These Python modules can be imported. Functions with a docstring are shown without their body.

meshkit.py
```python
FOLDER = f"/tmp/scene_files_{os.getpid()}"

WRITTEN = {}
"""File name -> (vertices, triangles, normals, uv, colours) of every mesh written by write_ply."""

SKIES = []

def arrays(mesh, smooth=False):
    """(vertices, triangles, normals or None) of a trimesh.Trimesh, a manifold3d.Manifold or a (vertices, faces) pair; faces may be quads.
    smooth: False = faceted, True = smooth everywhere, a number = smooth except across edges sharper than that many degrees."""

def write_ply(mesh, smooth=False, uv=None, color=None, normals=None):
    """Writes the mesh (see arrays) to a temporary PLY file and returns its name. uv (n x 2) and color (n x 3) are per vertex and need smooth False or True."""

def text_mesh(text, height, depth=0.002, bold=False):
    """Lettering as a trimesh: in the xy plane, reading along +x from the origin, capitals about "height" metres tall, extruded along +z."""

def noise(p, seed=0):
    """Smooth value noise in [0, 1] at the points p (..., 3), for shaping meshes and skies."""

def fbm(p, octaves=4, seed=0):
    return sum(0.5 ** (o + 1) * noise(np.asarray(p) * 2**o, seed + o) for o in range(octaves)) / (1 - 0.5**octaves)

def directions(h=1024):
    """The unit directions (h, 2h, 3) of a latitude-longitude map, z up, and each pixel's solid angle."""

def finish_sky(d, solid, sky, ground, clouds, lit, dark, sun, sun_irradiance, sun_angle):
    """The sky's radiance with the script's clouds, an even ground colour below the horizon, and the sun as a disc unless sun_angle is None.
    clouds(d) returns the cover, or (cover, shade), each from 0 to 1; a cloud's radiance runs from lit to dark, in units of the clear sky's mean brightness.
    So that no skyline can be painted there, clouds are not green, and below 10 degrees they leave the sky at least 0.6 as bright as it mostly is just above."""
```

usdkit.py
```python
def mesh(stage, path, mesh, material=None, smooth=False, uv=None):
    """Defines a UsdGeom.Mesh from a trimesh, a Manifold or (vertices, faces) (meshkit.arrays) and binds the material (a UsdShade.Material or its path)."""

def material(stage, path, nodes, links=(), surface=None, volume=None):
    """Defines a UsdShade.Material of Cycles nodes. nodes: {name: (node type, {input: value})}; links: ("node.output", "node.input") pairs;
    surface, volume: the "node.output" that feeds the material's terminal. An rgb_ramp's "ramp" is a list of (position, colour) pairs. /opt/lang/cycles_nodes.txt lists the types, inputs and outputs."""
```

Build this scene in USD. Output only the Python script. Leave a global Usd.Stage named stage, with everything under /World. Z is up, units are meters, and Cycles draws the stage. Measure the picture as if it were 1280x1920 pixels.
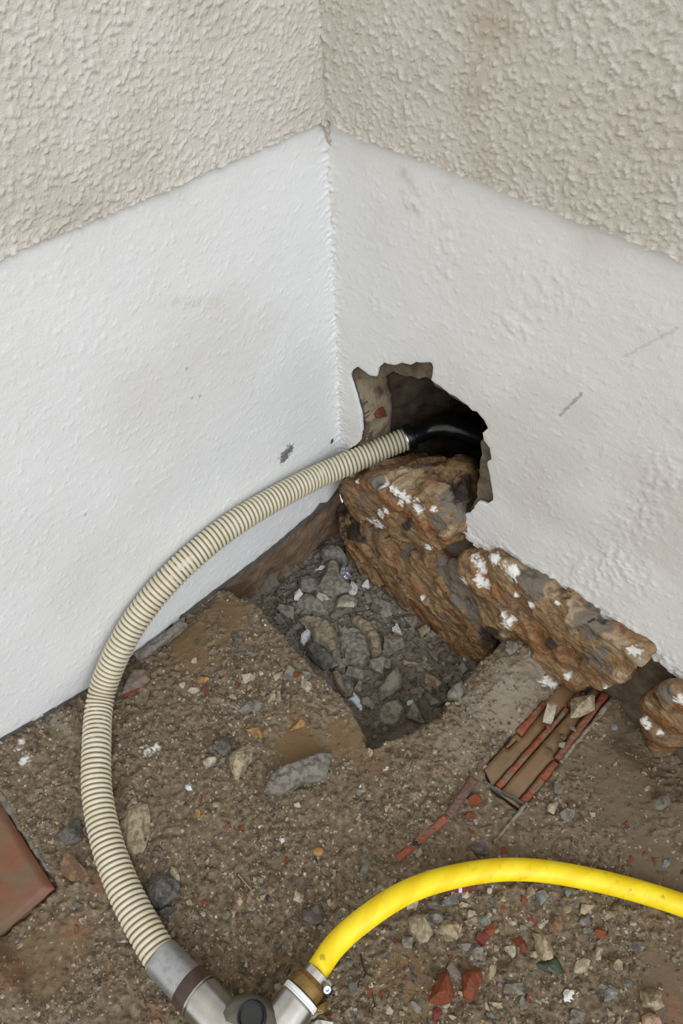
import math, numpy as np, trimesh, shapely, usdkit, manifold3d
from scipy.interpolate import CubicSpline
from scipy.spatial import cKDTree
from meshkit import noise, fbm
from pxr import Usd, UsdGeom, UsdLux, UsdShade, Sdf, Gf, Vt

stage = Usd.Stage.CreateInMemory()
UsdGeom.SetStageUpAxis(stage, UsdGeom.Tokens.z); UsdGeom.SetStageMetersPerUnit(stage, 1.0)
W = UsdGeom.Xform.Define(stage, '/World'); stage.SetDefaultPrim(W.GetPrim())
UsdGeom.Scope.Define(stage, '/World/Looks')

# ---------------------------------------------------------------- camera, sky, light
F, PITCH, YAW, ROLL = 1317.5, 0.8657, 2.4121, -0.0529
EYE = np.array([0.5956, -0.5398, 0.9])
_d = np.array([math.cos(PITCH)*math.cos(YAW), math.cos(PITCH)*math.sin(YAW), -math.sin(PITCH)])
_r = np.cross(_d, [0, 0, 1]); _r /= np.linalg.norm(_r); _u = np.cross(_r, _d)
CR, CU, CD = _r*math.cos(ROLL)+_u*math.sin(ROLL), -_r*math.sin(ROLL)+_u*math.cos(ROLL), _d
cam = UsdGeom.Camera.Define(stage, '/World/camera')
M = np.eye(4); M[0, :3], M[1, :3], M[2, :3], M[3, :3] = CR, CU, -CD, EYE
cam.AddTransformOp().Set(Gf.Matrix4d(*M.ravel().tolist()))
cam.CreateHorizontalApertureAttr(36.0); cam.CreateVerticalApertureAttr(54.0); cam.CreateFocalLengthAttr(36*F/1280)
cam.CreateClippingRangeAttr(Gf.Vec2f(0.02, 100)); cam.CreateExposureAttr(0.13)
dome = UsdLux.DomeLight.Define(stage, '/World/sky'); dome.CreateIntensityAttr(0.37); dome.CreateColorAttr(Gf.Vec3f(1.0, 0.985, 0.96))
sun = UsdLux.DistantLight.Define(stage, '/World/veiled_sun'); sun.CreateIntensityAttr(1.0); sun.CreateAngleAttr(38.0); sun.CreateColorAttr(Gf.Vec3f(0.84, 0.95, 1.11))
_sd = np.array([0.90, -0.26, 0.78]); _sd /= np.linalg.norm(_sd)            # towards the bright side of the overcast sky
_sx = np.cross([0, 0, 1], _sd); _sx /= np.linalg.norm(_sx); _sy = np.cross(_sd, _sx)
S = np.eye(4); S[0, :3], S[1, :3], S[2, :3] = _sx, _sy, _sd
sun.AddTransformOp().Set(Gf.Matrix4d(*S.ravel().tolist()))

# ---------------------------------------------------------------- pixel helpers (a point of the photograph on a real plane)
def ray(px):
    px = np.asarray(px, float); return (px[..., 0:1]-640)/F*CR-(px[..., 1:2]-960)/F*CU+CD
def onz(px, z): v = ray(px); return EYE+v*((z-EYE[2])/v[..., 2:3])
def onx(px, x): v = ray(px); return EYE+v*((x-EYE[0])/v[..., 0:1])
def ony(px, y): v = ray(px); return EYE+v*((y-EYE[1])/v[..., 1:2])
def proj(X):
    v = np.asarray(X)-EYE; z = v@CD; return np.stack([640+F*(v@CR)/z, 960-F*(v@CU)/z], -1)

# ---------------------------------------------------------------- prim helpers
def lin(c): c = np.asarray(c, float)/255; return tuple(np.where(c <= 0.04045, c/12.92, ((c+0.055)/1.055)**2.4))
_used = {}
def numbered(parent, name):
    k = (str(parent), name); n = _used.get(k, 0); _used[k] = n+1
    return name if n == 0 else f'{name}_{n:03d}'
def tag(p, label=None, cat=None, group=None, kind=None):
    p = p.GetPrim() if hasattr(p, 'GetPrim') else p
    for k, v in (('label', label), ('category', cat), ('group', group), ('kind', kind)):
        if v: p.SetCustomDataByKey(k, v)
    return p
def obj(name, mesh, mat, parent=None, smooth=False, pv=None):
    par = parent.GetPath() if parent is not None else Sdf.Path('/World')
    path = f'{par}/{numbered(par, name)}'
    if pv: smooth = True
    m = usdkit.mesh(stage, path, mesh, mat, smooth=smooth)
    for k, v in (pv or {}).items():
        UsdGeom.PrimvarsAPI(m).CreatePrimvar(k, Sdf.ValueTypeNames.FloatArray, 'vertex').Set(Vt.FloatArray.FromNumpy(np.asarray(v, np.float32)))
    return m.GetPrim()
def thing(name, label=None, cat=None, group=None, kind=None, loc=(0, 0, 0)):
    x = UsdGeom.Xform.Define(stage, '/World/'+numbered('/World', name))
    if any(loc): x.AddTranslateOp().Set(Gf.Vec3d(*loc))
    return tag(x, label, cat, group, kind)

# ---------------------------------------------------------------- materials
def mat(name, stops, scale=60, detail=4, rough=0.8, bump=0.4, bscale=None, bdist=0.002, spec=0.3, metallic=0.0, stretch=None, layers=(), speck=None, coat=0.0):
    """noise ramp colour + bump. layers: (primvar, rgb, roughness or None) mixed over in turn where the mesh's primvar says; speck: (scale, threshold, rgb)"""
    N = {'g': ('geometry', {}), 'n': ('noise_texture', {'scale': scale, 'detail': detail, 'roughness': 0.6}), 'r': ('rgb_ramp', {'ramp': [(a, lin(c)) for a, c in stops]}),
         'bn': ('noise_texture', {'scale': bscale or scale*4, 'detail': 5, 'roughness': 0.65}), 'b': ('bump', {'strength': bump, 'distance': bdist}),
         'p': ('principled_bsdf', {'roughness': rough, 'specular_ior_level': spec, 'metallic': metallic, 'coat_weight': coat, 'coat_roughness': 0.15})}
    L = [('g.position', 'bn.vector'), ('n.fac', 'r.fac'), ('bn.fac', 'b.height'), ('b.normal', 'p.normal')]
    if stretch is not None:
        N['m'] = ('mapping', {'scale': stretch[:3], 'rotation': stretch[3:] if len(stretch) > 3 else (0, 0, 0)}); L += [('g.position', 'm.vector'), ('m.vector', 'n.vector')]
    else: L += [('g.position', 'n.vector')]
    col, rgh = 'r.color', None
    if speck:
        N['v'] = ('voronoi_texture', {'scale': speck[0], 'feature': 'f1'}); N['vc'] = ('separate_color', {}); N['vt'] = ('math', {'math_type': 'greater_than', 'value2': speck[1]}); N['vm'] = ('mix_color', {'b': lin(speck[2])})
        L += [('g.position', 'v.vector'), ('v.color', 'vc.color'), ('vc.r', 'vt.value1'), ('vt.value', 'vm.fac'), (col, 'vm.a')]; col = 'vm.result'
    for i, (pvn, rgb, rg) in enumerate(layers):
        a, mx = f'a{i}', f'x{i}'
        N[a] = ('attribute', {'attribute': pvn}); N[mx] = ('mix_color', {'b': lin(rgb)})
        L += [(f'{a}.fac', f'{mx}.fac'), (col, f'{mx}.a')]; col = f'{mx}.result'
        if rg is not None:
            q = f'q{i}'; N[q] = ('mix_float', {'a': rough, 'b': rg}); L += [(f'{a}.fac', f'{q}.fac')]
            if rgh: L += [(rgh, f'{q}.a')]
            rgh = f'{q}.result'
    L.append((col, 'p.base_color'))
    if rgh: L.append((rgh, 'p.roughness'))
    return usdkit.material(stage, '/World/Looks/'+name, N, L, surface='p.BSDF')

RENDER = mat('cream_rough_render', [(0.3, (205, 199, 188)), (0.7, (213, 208, 198))], 14, 3, 0.85, 0.7, 620, 0.002, 0.25, layers=[('stain', (150, 130, 102), None)])
PLINTH = mat('white_wall_paint', [(0.3, (216, 216, 214)), (0.7, (222, 222, 220))], 9, 3, 0.55, 0.5, 300, 0.0012, 0.35, layers=[('stain', (178, 168, 150), None), ('smudge', (70, 68, 66), None)])
UNDERCOAT = mat('grey_beige_undercoat', [(0.3, (132, 118, 100)), (0.55, (156, 142, 124)), (0.8, (120, 106, 90))], 40, 5, 0.9, 0.6, 240, 0.002, 0.2)
CEMENT_EDGE = mat('dark_cement', [(0.3, (74, 74, 72)), (0.7, (98, 97, 92))], 60, 5, 0.7, 0.6, 240, 0.002, 0.35, layers=[('paint', (226, 226, 222), 0.6)])
FOUND = mat('brown_foundation', [(0.25, (80, 64, 50)), (0.5, (116, 94, 74)), (0.75, (142, 120, 98))], 30, 6, 0.75, 0.9, 160, 0.004, 0.3, stretch=(1, 1, 1.3))
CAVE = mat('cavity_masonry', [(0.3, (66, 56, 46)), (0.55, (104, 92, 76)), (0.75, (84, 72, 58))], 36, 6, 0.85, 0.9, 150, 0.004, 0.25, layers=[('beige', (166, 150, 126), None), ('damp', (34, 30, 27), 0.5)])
CORE = mat('mortar_core', [(0.3, (72, 62, 52)), (0.5, (104, 92, 78)), (0.75, (130, 120, 104))], 40, 6, 0.8, 0.9, 170, 0.004, 0.3, layers=[('paint', (226, 224, 218), 0.6)])
ROCK = mat('ochre_limestone', [(0.28, (78, 58, 40)), (0.42, (122, 94, 62)), (0.52, (148, 119, 82)), (0.6, (112, 86, 56)), (0.74, (172, 150, 120))], 30, 12, 0.38, 1.0, 150, 0.0035, 0.5, stretch=(1.0, 1.6, 2.6, 0.0, 0.45, 0.0), layers=[('pale', (168, 146, 116), 0.5), ('rust', (134, 84, 42), 0.35), ('grey', (112, 103, 90), 0.75), ('dark', (56, 43, 32), 0.6), ('paint', (228, 226, 220), 0.7)])
SOIL = mat('brown_soil', [(0.27, (78, 64, 48)), (0.45, (114, 98, 76)), (0.58, (132, 115, 91)), (0.75, (166, 149, 123))], 150, 12, 0.6, 0.9, 520, 0.0025, 0.4, speck=(360, 0.972, (182, 170, 150)),
           layers=[('ochre', (120, 95, 62), 0.36), ('grey', (146, 136, 119), 0.7), ('wet', (112, 95, 73), 0.22), ('orange', (140, 95, 66), 0.6), ('paint', (226, 224, 218), 0.7), ('pit', (126, 118, 104), 0.75)])
def stone_mat(n, a, b, rough=0.75, scale=110, dust=.38, **k):
    soil = np.array((110, 95, 75)); f = lambda c, t: tuple(np.array(c)*(1-t)+soil*t)
    return mat(n, [(0.3, f(a, dust*1.9)), (0.42, f(a, dust*.5)), (0.56, b), (0.72, f(b, dust))], scale, 8, rough, 0.9, scale*4, 0.0018, 0.35, **k)
LK = dict(
    dun=stone_mat('dun_mortar', (126, 115, 96), (148, 136, 113)), cement=stone_mat('cement_grey', (100, 96, 88), (134, 129, 118)), dark=stone_mat('dark_cement_lump', (73, 71, 67), (109, 105, 97)),
    pit=stone_mat('pit_mortar', (112, 106, 94), (146, 139, 125)), tan=stone_mat('tan_stone', (134, 120, 96), (174, 160, 132)), cream=stone_mat('cream_stone', (161, 149, 128), (186, 176, 156)),
    ochre=stone_mat('ochre_stone', (146, 107, 59), (180, 136, 81)), red=stone_mat('red_brick', (106, 50, 28), (134, 66, 40), 0.5), maroon=stone_mat('maroon_tile', (99, 36, 36), (120, 52, 48), 0.45),
    white=stone_mat('white_plaster', (205, 204, 201), (224, 223, 220), 0.7), brown=stone_mat('brown_stone', (81, 65, 50), (111, 92, 71), 0.5), black=stone_mat('black_lump', (22, 22, 23), (40, 40, 41), 0.35),
    blue=stone_mat('blue_grey_stone', (96, 100, 102), (130, 132, 132), 0.4), green=stone_mat('green_grey_stone', (88, 92, 84), (117, 120, 109), 0.45), peach=stone_mat('peach_stone', (172, 139, 114), (190, 161, 137)),
    rusty=stone_mat('rusty_stone', (98, 70, 48), (140, 108, 78), 0.4), bluewhite=stone_mat('pale_blue_paper', (186, 204, 212), (214, 226, 230), 0.5), foil=mat('foil', [(0.3, (150, 158, 170)), (0.7, (205, 210, 218))], 120, 4, 0.25, 0.5, 300, 0.002, 0.5, metallic=0.8),
    sooty=stone_mat('brick_skin_grey', (109, 94, 84), (132, 117, 105)))

# ---------------------------------------------------------------- mesh helpers
def gridmask(poly, xs, ys):
    """A fine grid cut to the polygon, its border snapped on the outline: (2-D points, triangles, distance inside the outline, border loops as edges)."""
    shapely.prepare(poly)
    X, Y = np.meshgrid(xs, ys, indexing='ij'); P = np.stack([X.ravel(), Y.ravel()], 1); n = len(ys)
    ins = shapely.contains_xy(poly, P[:, 0], P[:, 1])
    i, j = np.meshgrid(np.arange(len(xs)-1), np.arange(n-1), indexing='ij'); a = (i*n+j).ravel(); q = np.stack([a, a+n, a+n+1, a+1], 1)
    q = q[ins[q].sum(1) >= 1]
    used = np.unique(q); new = -np.ones(len(P), int); new[used] = np.arange(len(used)); q = new[q]; P = P[used]; ins = ins[used]
    pts = shapely.points(P); b = poly.boundary; out = ~ins
    if out.any(): P[out] = shapely.get_coordinates(shapely.line_interpolate_point(b, shapely.line_locate_point(b, pts[out]))) if b.geom_type == 'LineString' else np.array([shapely.get_coordinates(shapely.shortest_line(b, p))[0] for p in pts[out]])
    dist = np.zeros(len(P)); dist[ins] = shapely.distance(b, pts[ins])
    f = np.vstack([q[:, [0, 1, 2]], q[:, [0, 2, 3]]])
    e = np.vstack([f[:, [0, 1]], f[:, [1, 2]], f[:, [2, 0]]]); k = np.sort(e, 1); _, inv, cnt = np.unique(k, axis=0, return_inverse=True, return_counts=True)
    return P, f, dist, e[cnt[inv.ravel()] == 1]
def slab(front, back, f, edge, flip=False):
    """A closed body between a front and a back sheet with the same triangles."""
    n = len(front); rim = np.unique(edge); loc = np.zeros(n, int); loc[rim] = np.arange(len(rim)); m = len(rim); V = np.vstack([front, back, front[rim], back[rim]]); a, b = loc[edge[:, 0]]+2*n, loc[edge[:, 1]]+2*n
    s = np.vstack([np.stack([b, a, a+m], 1), np.stack([b, a+m, b+m], 1)])
    T = np.vstack([f, f[:, ::-1]+n, s]); return V, (T[:, ::-1] if flip else T)
def normals(V, f):
    n = np.zeros_like(V); fn = np.cross(V[f[:, 1]]-V[f[:, 0]], V[f[:, 2]]-V[f[:, 0]])
    for k in range(3): np.add.at(n, f[:, k], fn)
    return n/np.maximum(np.linalg.norm(n, axis=1, keepdims=True), 1e-12)
def axis(*segs):
    """grid lines: (start, stop, step) pieces joined"""
    out = []
    for a, b, s in segs: out.append(np.arange(a, b-1e-9, s))
    return np.unique(np.round(np.concatenate(out+[[segs[-1][1]]]), 6))
def sm(x, a, b): t = np.clip((x-a)/(b-a), 0, 1); return t*t*(3-2*t)
def jag(pts, amp, step, seed):
    """A polyline with extra points and a ragged offset."""
    pts = np.asarray(pts, float); L = shapely.LineString(pts); n = max(int(L.length/step), 2); s = np.linspace(0, L.length, n)
    q = shapely.get_coordinates(shapely.line_interpolate_point(L, s)); w = np.minimum(1, np.minimum(np.arange(n), np.arange(n)[::-1])/2)[:, None]
    h = np.stack([fbm(np.c_[q/0.012, np.full(n, k+.5)], 3, seed+k)-.5 for k in range(2)], 1); return q+h*2*amp*w
def near(V, pxs, front=None):
    """The mesh points that the given photo points fall on."""
    pp = proj(V); t = cKDTree(pp); out = []
    for p in pxs:
        _, i = t.query(p, k=12); i = i[i < len(V)]; dep = (V[i]-EYE)@CD; out.append(V[i[np.argmin(dep)]])
    return np.array(out)
def blobs(V, cs, rs, seed, ragged=0.7, freq=180):
    """0..1 patches round the points cs with ragged borders."""
    m = np.zeros(len(V)); nz = fbm(V*freq, 4, seed)
    for c, r in zip(cs, np.broadcast_to(rs, len(cs))): m = np.maximum(m, 1-np.linalg.norm(V-c, axis=1)/r+ragged*(nz-.5)*2)
    return sm(m, 0.12, 0.34)
def hull(pts): return trimesh.convex.convex_hull(np.asarray(pts, float))
def boulder(pts, step, amp, seed, strata=(18, 30, 60), tilt=0.45):
    """A big stone: the hull of points, refined, rounded and roughened in tilted layers."""
    h = hull(pts); m = manifold3d.Manifold(manifold3d.Mesh(np.asarray(h.vertices, np.float32), np.asarray(h.faces, np.uint32))).refine_to_length(step)
    mm = m.to_mesh(); t = trimesh.Trimesh(np.array(mm.vert_properties[:, :3]), np.array(mm.tri_verts)); t.merge_vertices()
    trimesh.smoothing.filter_taubin(t, 0.5, -0.5, 14); V = np.array(t.vertices); f = np.array(t.faces); n = normals(V, f)
    c, s = math.cos(tilt), math.sin(tilt); R = np.array([[c, 0, -s], [0, 1, 0], [s, 0, c]]); Q = V@R.T
    g = fbm(Q*strata, 5, seed); rid = 1-np.abs(2*fbm(Q*np.array(strata)*1.7, 4, seed+7)-1)
    big = fbm(V*14, 3, seed+3)-.5; cut = np.floor(fbm(Q*np.array(strata)*.8, 2, seed+9)*7)/7
    gs = np.random.default_rng(seed); lo, hi = V.min(0), V.max(0); ns = int(np.clip(np.prod((hi-lo)/[.05, .05, .026]), 14, 150)); sd = gs.uniform(lo, hi, (ns, 3)); nr = gs.normal(size=(ns, 3))*[.22, .22, .34]; wp = (np.stack([fbm(V*60, 3, seed+40+k) for k in range(3)], 1)-.5)*.020
    k_ = cKDTree(sd@R.T*[1, 1, 2]).query((V+wp)@R.T*[1, 1, 2])[1]; fac = np.clip(((V-sd[k_])*nr[k_]).sum(1), -.0045, .0045)+gs.normal(size=ns)[k_]*.0007
    V = V+n*fac[:, None]*min(1, amp/.008)
    V = V+n*(.75*amp*(1.2*(g-.5)+0.8*(rid-.75)+1.2*big+1.0*(cut-.45)))[:, None]
    V += n*(0.0030*(fbm(V*np.array([150, 150, 260]), 4, seed+11)-.5))[:, None]
    return V, f
def pebble(seed, size, ax=None, ay=None, rough=0.1, npts=13, sub=2):
    """An angular stone of half extents size along ax, ay and z, centred on the origin, its foot slightly flattened."""
    g = np.random.default_rng(seed); p = g.normal(size=(npts, 3)); p /= np.linalg.norm(p, axis=1, keepdims=True); p *= g.uniform(0.75, 1.1, (npts, 1))
    p = np.vstack([p, np.sign(p[:4])*0.62]); h = hull(p)
    for _ in range(sub): h = h.subdivide()
    V = np.array(h.vertices); f = np.array(h.faces); trimesh_ = trimesh.Trimesh(V, f, process=False)
    if npts > 14: trimesh.smoothing.filter_laplacian(trimesh_, 0.35, 1); V = np.array(trimesh_.vertices)
    V -= (V.max(0)+V.min(0))/2; V /= np.maximum(V.max(0), 1e-6)
    n = normals(V, f); V += n*(rough*(fbm(V*2.2+seed*3.7, 4, seed)-.5)*2)[:, None]
    V -= (V.max(0)+V.min(0))/2; V /= np.abs(V).max(0)
    ax = np.array([1, 0, 0]) if ax is None else ax; ay = np.array([0, 1, 0]) if ay is None else ay
    return V[:, 0:1]*size[0]*ax+V[:, 1:2]*size[1]*ay+V[:, 2:3]*size[2]*np.array([0, 0, 1]), f
def tube(path, radii, sides=24, cap=True):
    p = np.asarray(path, float); r = np.broadcast_to(radii, len(p)).astype(float); t = np.gradient(p, axis=0); t /= np.linalg.norm(t, axis=1, keepdims=True)
    a = np.zeros_like(p); up = np.array([0, 0, 1.]) if abs(t[0][2]) < .9 else np.array([1., 0, 0]); a[0] = np.cross(t[0], up)
    for i in range(1, len(p)): a[i] = a[i-1]-t[i]*(a[i-1]@t[i])
    a /= np.linalg.norm(a, axis=1, keepdims=True); b = np.cross(t, a); th = np.arange(sides)*2*math.pi/sides
    V = (p[:, None]+r[:, None, None]*(np.cos(th)[None, :, None]*a[:, None]+np.sin(th)[None, :, None]*b[:, None])).reshape(-1, 3)
    i, j = np.meshgrid(np.arange(len(p)-1), np.arange(sides), indexing='ij'); k = (j+1) % sides
    q = np.stack([i*sides+j, i*sides+k, (i+1)*sides+k, (i+1)*sides+j], -1).reshape(-1, 4); f = np.vstack([q[:, [0, 1, 2]], q[:, [0, 2, 3]]])
    if cap:
        n = len(V); V = np.vstack([V, p[0], p[-1]]); j = np.arange(sides); k = (j+1) % sides; o = (len(p)-1)*sides
        f = np.vstack([f, np.stack([k, j, np.full(sides, n)], 1), np.stack([o+j, o+k, np.full(sides, n+1)], 1)])
    return V, f
def lathe(c0, d, prof, sides=40):
    """A turned body on the axis c0 + s d: prof is (s, radius) points."""
    d = np.asarray(d, float)/np.linalg.norm(d); prof = np.asarray(prof, float); a = np.cross(d, [0, 0, 1]) if abs(d[2]) < .9 else np.cross(d, [1, 0, 0]); a /= np.linalg.norm(a); b = np.cross(d, a)
    th = np.arange(sides)*2*math.pi/sides; V = (np.asarray(c0)+prof[:, 0, None, None]*d+prof[:, 1, None, None]*(np.cos(th)[None, :, None]*a+np.sin(th)[None, :, None]*b)).reshape(-1, 3)
    i, j = np.meshgrid(np.arange(len(prof)-1), np.arange(sides), indexing='ij'); k = (j+1) % sides
    q = np.stack([i*sides+j, (i)*sides+k, (i+1)*sides+k, (i+1)*sides+j], -1).reshape(-1, 4); return V, np.vstack([q[:, [0, 1, 2]], q[:, [0, 2, 3]]])
def spline(pts, n):
    pts = np.asarray(pts, float); s = np.r_[0, np.cumsum(np.linalg.norm(np.diff(pts, axis=0), axis=1))]; c = CubicSpline(s, pts); u = np.linspace(0, s[-1], 2000); q = c(u)
    L = np.r_[0, np.cumsum(np.linalg.norm(np.diff(q, axis=0), axis=1))]; return np.stack([np.interp(np.linspace(0, L[-1], n), L, q[:, k]) for k in range(3)], 1), L[-1]

# ---------------------------------------------------------------- left wall (plane x = 0, its face looks along +x)
BAND = 0.600
def left_sheet(poly, ys, zs, disp, thick):
    P, f, dist, e = gridmask(poly, ys, zs); fr = np.c_[np.zeros(len(P)), P[:, 0], P[:, 1]]; fr[:, 0] = disp(P, dist)
    bk = np.c_[np.full(len(P), -thick), P]; V, T = slab(fr, bk, f, e); return V, T
def right_sheet(poly, xs, zs, disp, thick, y0=0.0):
    P, f, dist, e = gridmask(poly, xs, zs); fr = np.c_[P[:, 0], y0-disp(P, dist), P[:, 1]]
    bk = np.c_[P[:, 0], np.full(len(P), y0+thick), P[:, 1]]; V, T = slab(fr, bk, f, e); return V, T
def stucco(P, seed):
    q = np.c_[P, np.zeros(len(P))]; w_ = (fbm(np.c_[P*110, P[:, 0]*0], 2, seed+8)-.5)*.004; q = q+np.c_[w_, -w_, w_*0]; a = fbm(q/np.array([.0043, .0034, 1])+.37, 3, seed); b = fbm(q/np.array([.0028, .0024, 1])+5.1, 2, seed+5); c = fbm(q/np.array([.15, .15, 1]), 2, seed+2)-.5
    return 0.0045+0.0017*sm(a, .40, .72)*(.5+.9*sm(b, .35, .7))+.0006*(b-.5)+.003*c
wl = thing('wall_left', kind='structure', label='left wall with cream rough render above a smooth white painted band'); wr = thing('wall_right', kind='structure', label='right wall with cream rough render, white painted band and a broken hole at its foot')
g_y = axis((-2.2, -.72, .03), (-.72, -.44, .004), (-.44, .012, .0012)); g_z = axis((.56, .80, .0012), (.82, 1.0, .008), (1.0, 1.9, .04))
edgeL = jag([(-2.2, BAND), (-.6, BAND), (-.374, BAND+.001), (-.23, BAND+.001), (-.1, BAND+.002), (-.018, BAND+.003), (-.006, BAND-.004), (0, BAND-.03), (.012, BAND-.03)], .0034, .0016, 4)
V, T = left_sheet(shapely.Polygon([*edgeL.tolist(), (.012, 1.9), (-2.2, 1.9)]).buffer(0), g_y, g_z, lambda P, d: stucco(P, 11)+.0022*np.exp(-d/.004)*sm(fbm(np.c_[P*170, P[:, 0]*0], 3, 71), .42, .7), .05)
obj('rough_render', (V, T), RENDER, wl, pv={'stain': .25*sm(fbm(V*7, 3, 3), .5, .8)})
edgeR = jag([(-.012, BAND+.004), (0, BAND+.004), (.01, BAND+.003), (.06, BAND-.002), (.16, BAND+.001), (.3, BAND), (.42, BAND), (.7, BAND), (2.2, BAND)], .0034, .0016, 6)
V, T = right_sheet(shapely.Polygon([*edgeR.tolist(), (2.2, 1.9), (-.012, 1.9)]).buffer(0), axis((-.012, .5, .0012), (.5, .8, .004), (.8, 2.2, .03)), g_z, lambda P, d: stucco(P, 31)+.0022*np.exp(-d/.004)*sm(fbm(np.c_[P*170, P[:, 0]*0], 3, 72), .42, .7), .05)
c = ony([(900, 60), (905, 180)], 0); st = sm(fbm(V*9, 3, 8), .3, .75)*(np.exp(-((V[:, 0]-c[0][0])/.035)**2)*sm(V[:, 2], .58, .72)*.95+.15)
obj('rough_render', (V, T), RENDER, wr, pv={'stain': st})

# smooth painted bands
def trowel(P, seed, patches, cornerdist):
    q = np.c_[P, np.zeros(len(P))]; d = .0026*(fbm(q/np.array([.16, .12, 1]), 3, seed)-.5)+.0005*(fbm(q/np.array([.013, .006, 1]), 3, seed+1)-.5)+.0005*sm(fbm(q/np.array([.005, .005, 1]), 2, seed+4), .66, .82)
    for (px, py, rx, ry, am) in patches:
        w = np.exp(-((P[:, 0]-px)/rx)**2-((P[:, 1]-py)/ry)**2); d += .55*am*w*sm(fbm(q/np.array([.006, .0075, 1]), 3, seed+9), .42, .68)
    d += .0022*np.exp(-cornerdist/.009)*sm(fbm(q/np.array([.006, .0034, 1]), 3, seed+3), .45, .7)+.0010*np.exp(-(cornerdist/.005)**2); return d
low = [(-2.2, -.02), (-.9, .02)]+onx([(-40, 1410), (0, 1386), (60, 1352), (100, 1329), (200, 1271), (250, 1229), (300, 1196), (330, 1162), (415, 1098), (440, 1080), (480, 1050), (520, 1018), (560, 983), (585, 963), (600, 944), (615, 942), (626, 926), (640, 905)], 0)[:, 1:].tolist()
low[-1] = (0.0, low[-1][1]); lowj = jag(low, .0022, .004, 21)
polyL = shapely.Polygon([*lowj.tolist(), (.010, lowj[-1][1]), (.010, BAND+.01), (-2.2, BAND+.01)]).buffer(0)
pl = onx([(540, 640), (460, 600), (190, 610), (300, 1060), (420, 900)], 0)
patL = [(pl[0][1], pl[0][2], .03, .05, .0006), (pl[1][1], pl[1][2], .04, .02, .0008), (pl[2][1], pl[2][2], .01, .03, .001), (pl[4][1], pl[4][2], .05, .02, .0008)]
V, T = left_sheet(polyL, axis((-2.2, -.72, .03), (-.72, -.6, .004), (-.6, .010, .0017)), axis((-.05, BAND+.012, .0017)), lambda P, d: trowel(P, 41, patL, np.maximum(-P[:, 0], 0))-.0012*np.exp(-d/.002), .045)
mk = onx([(537, 850), (533, 858), (541, 845)], 0); m2 = onx([(623, 826), (622, 829)], 0); m3 = onx([(330, 566), (350, 567), (370, 566), (395, 567), (408, 568)], 0); m4 = onx([(375, 742), (360, 746), (350, 690), (160, 965)], 0)
sg = np.maximum.reduce([blobs(V, mk, .0112, 5, .95, 380)*.85, blobs(V, m2, .004, 6, .3, 400), blobs(V, m4, .0022, 7, .6, 500)*.5])
sl = np.maximum.reduce([blobs(V, m3, .0075, 8, 1.3, 420)*.34, .22*sm(fbm(V*5, 3, 9), .5, .85), .5*np.exp(-np.maximum(V[:, 2]-np.interp(V[:, 1], lowj[:, 0], lowj[:, 1]), 0)/.012)*sm(fbm(V*60, 3, 4), .4, .7)])
obj('painted_plinth', (V, T), PLINTH, wl, pv={'stain': sl, 'smudge': sg})
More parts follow.
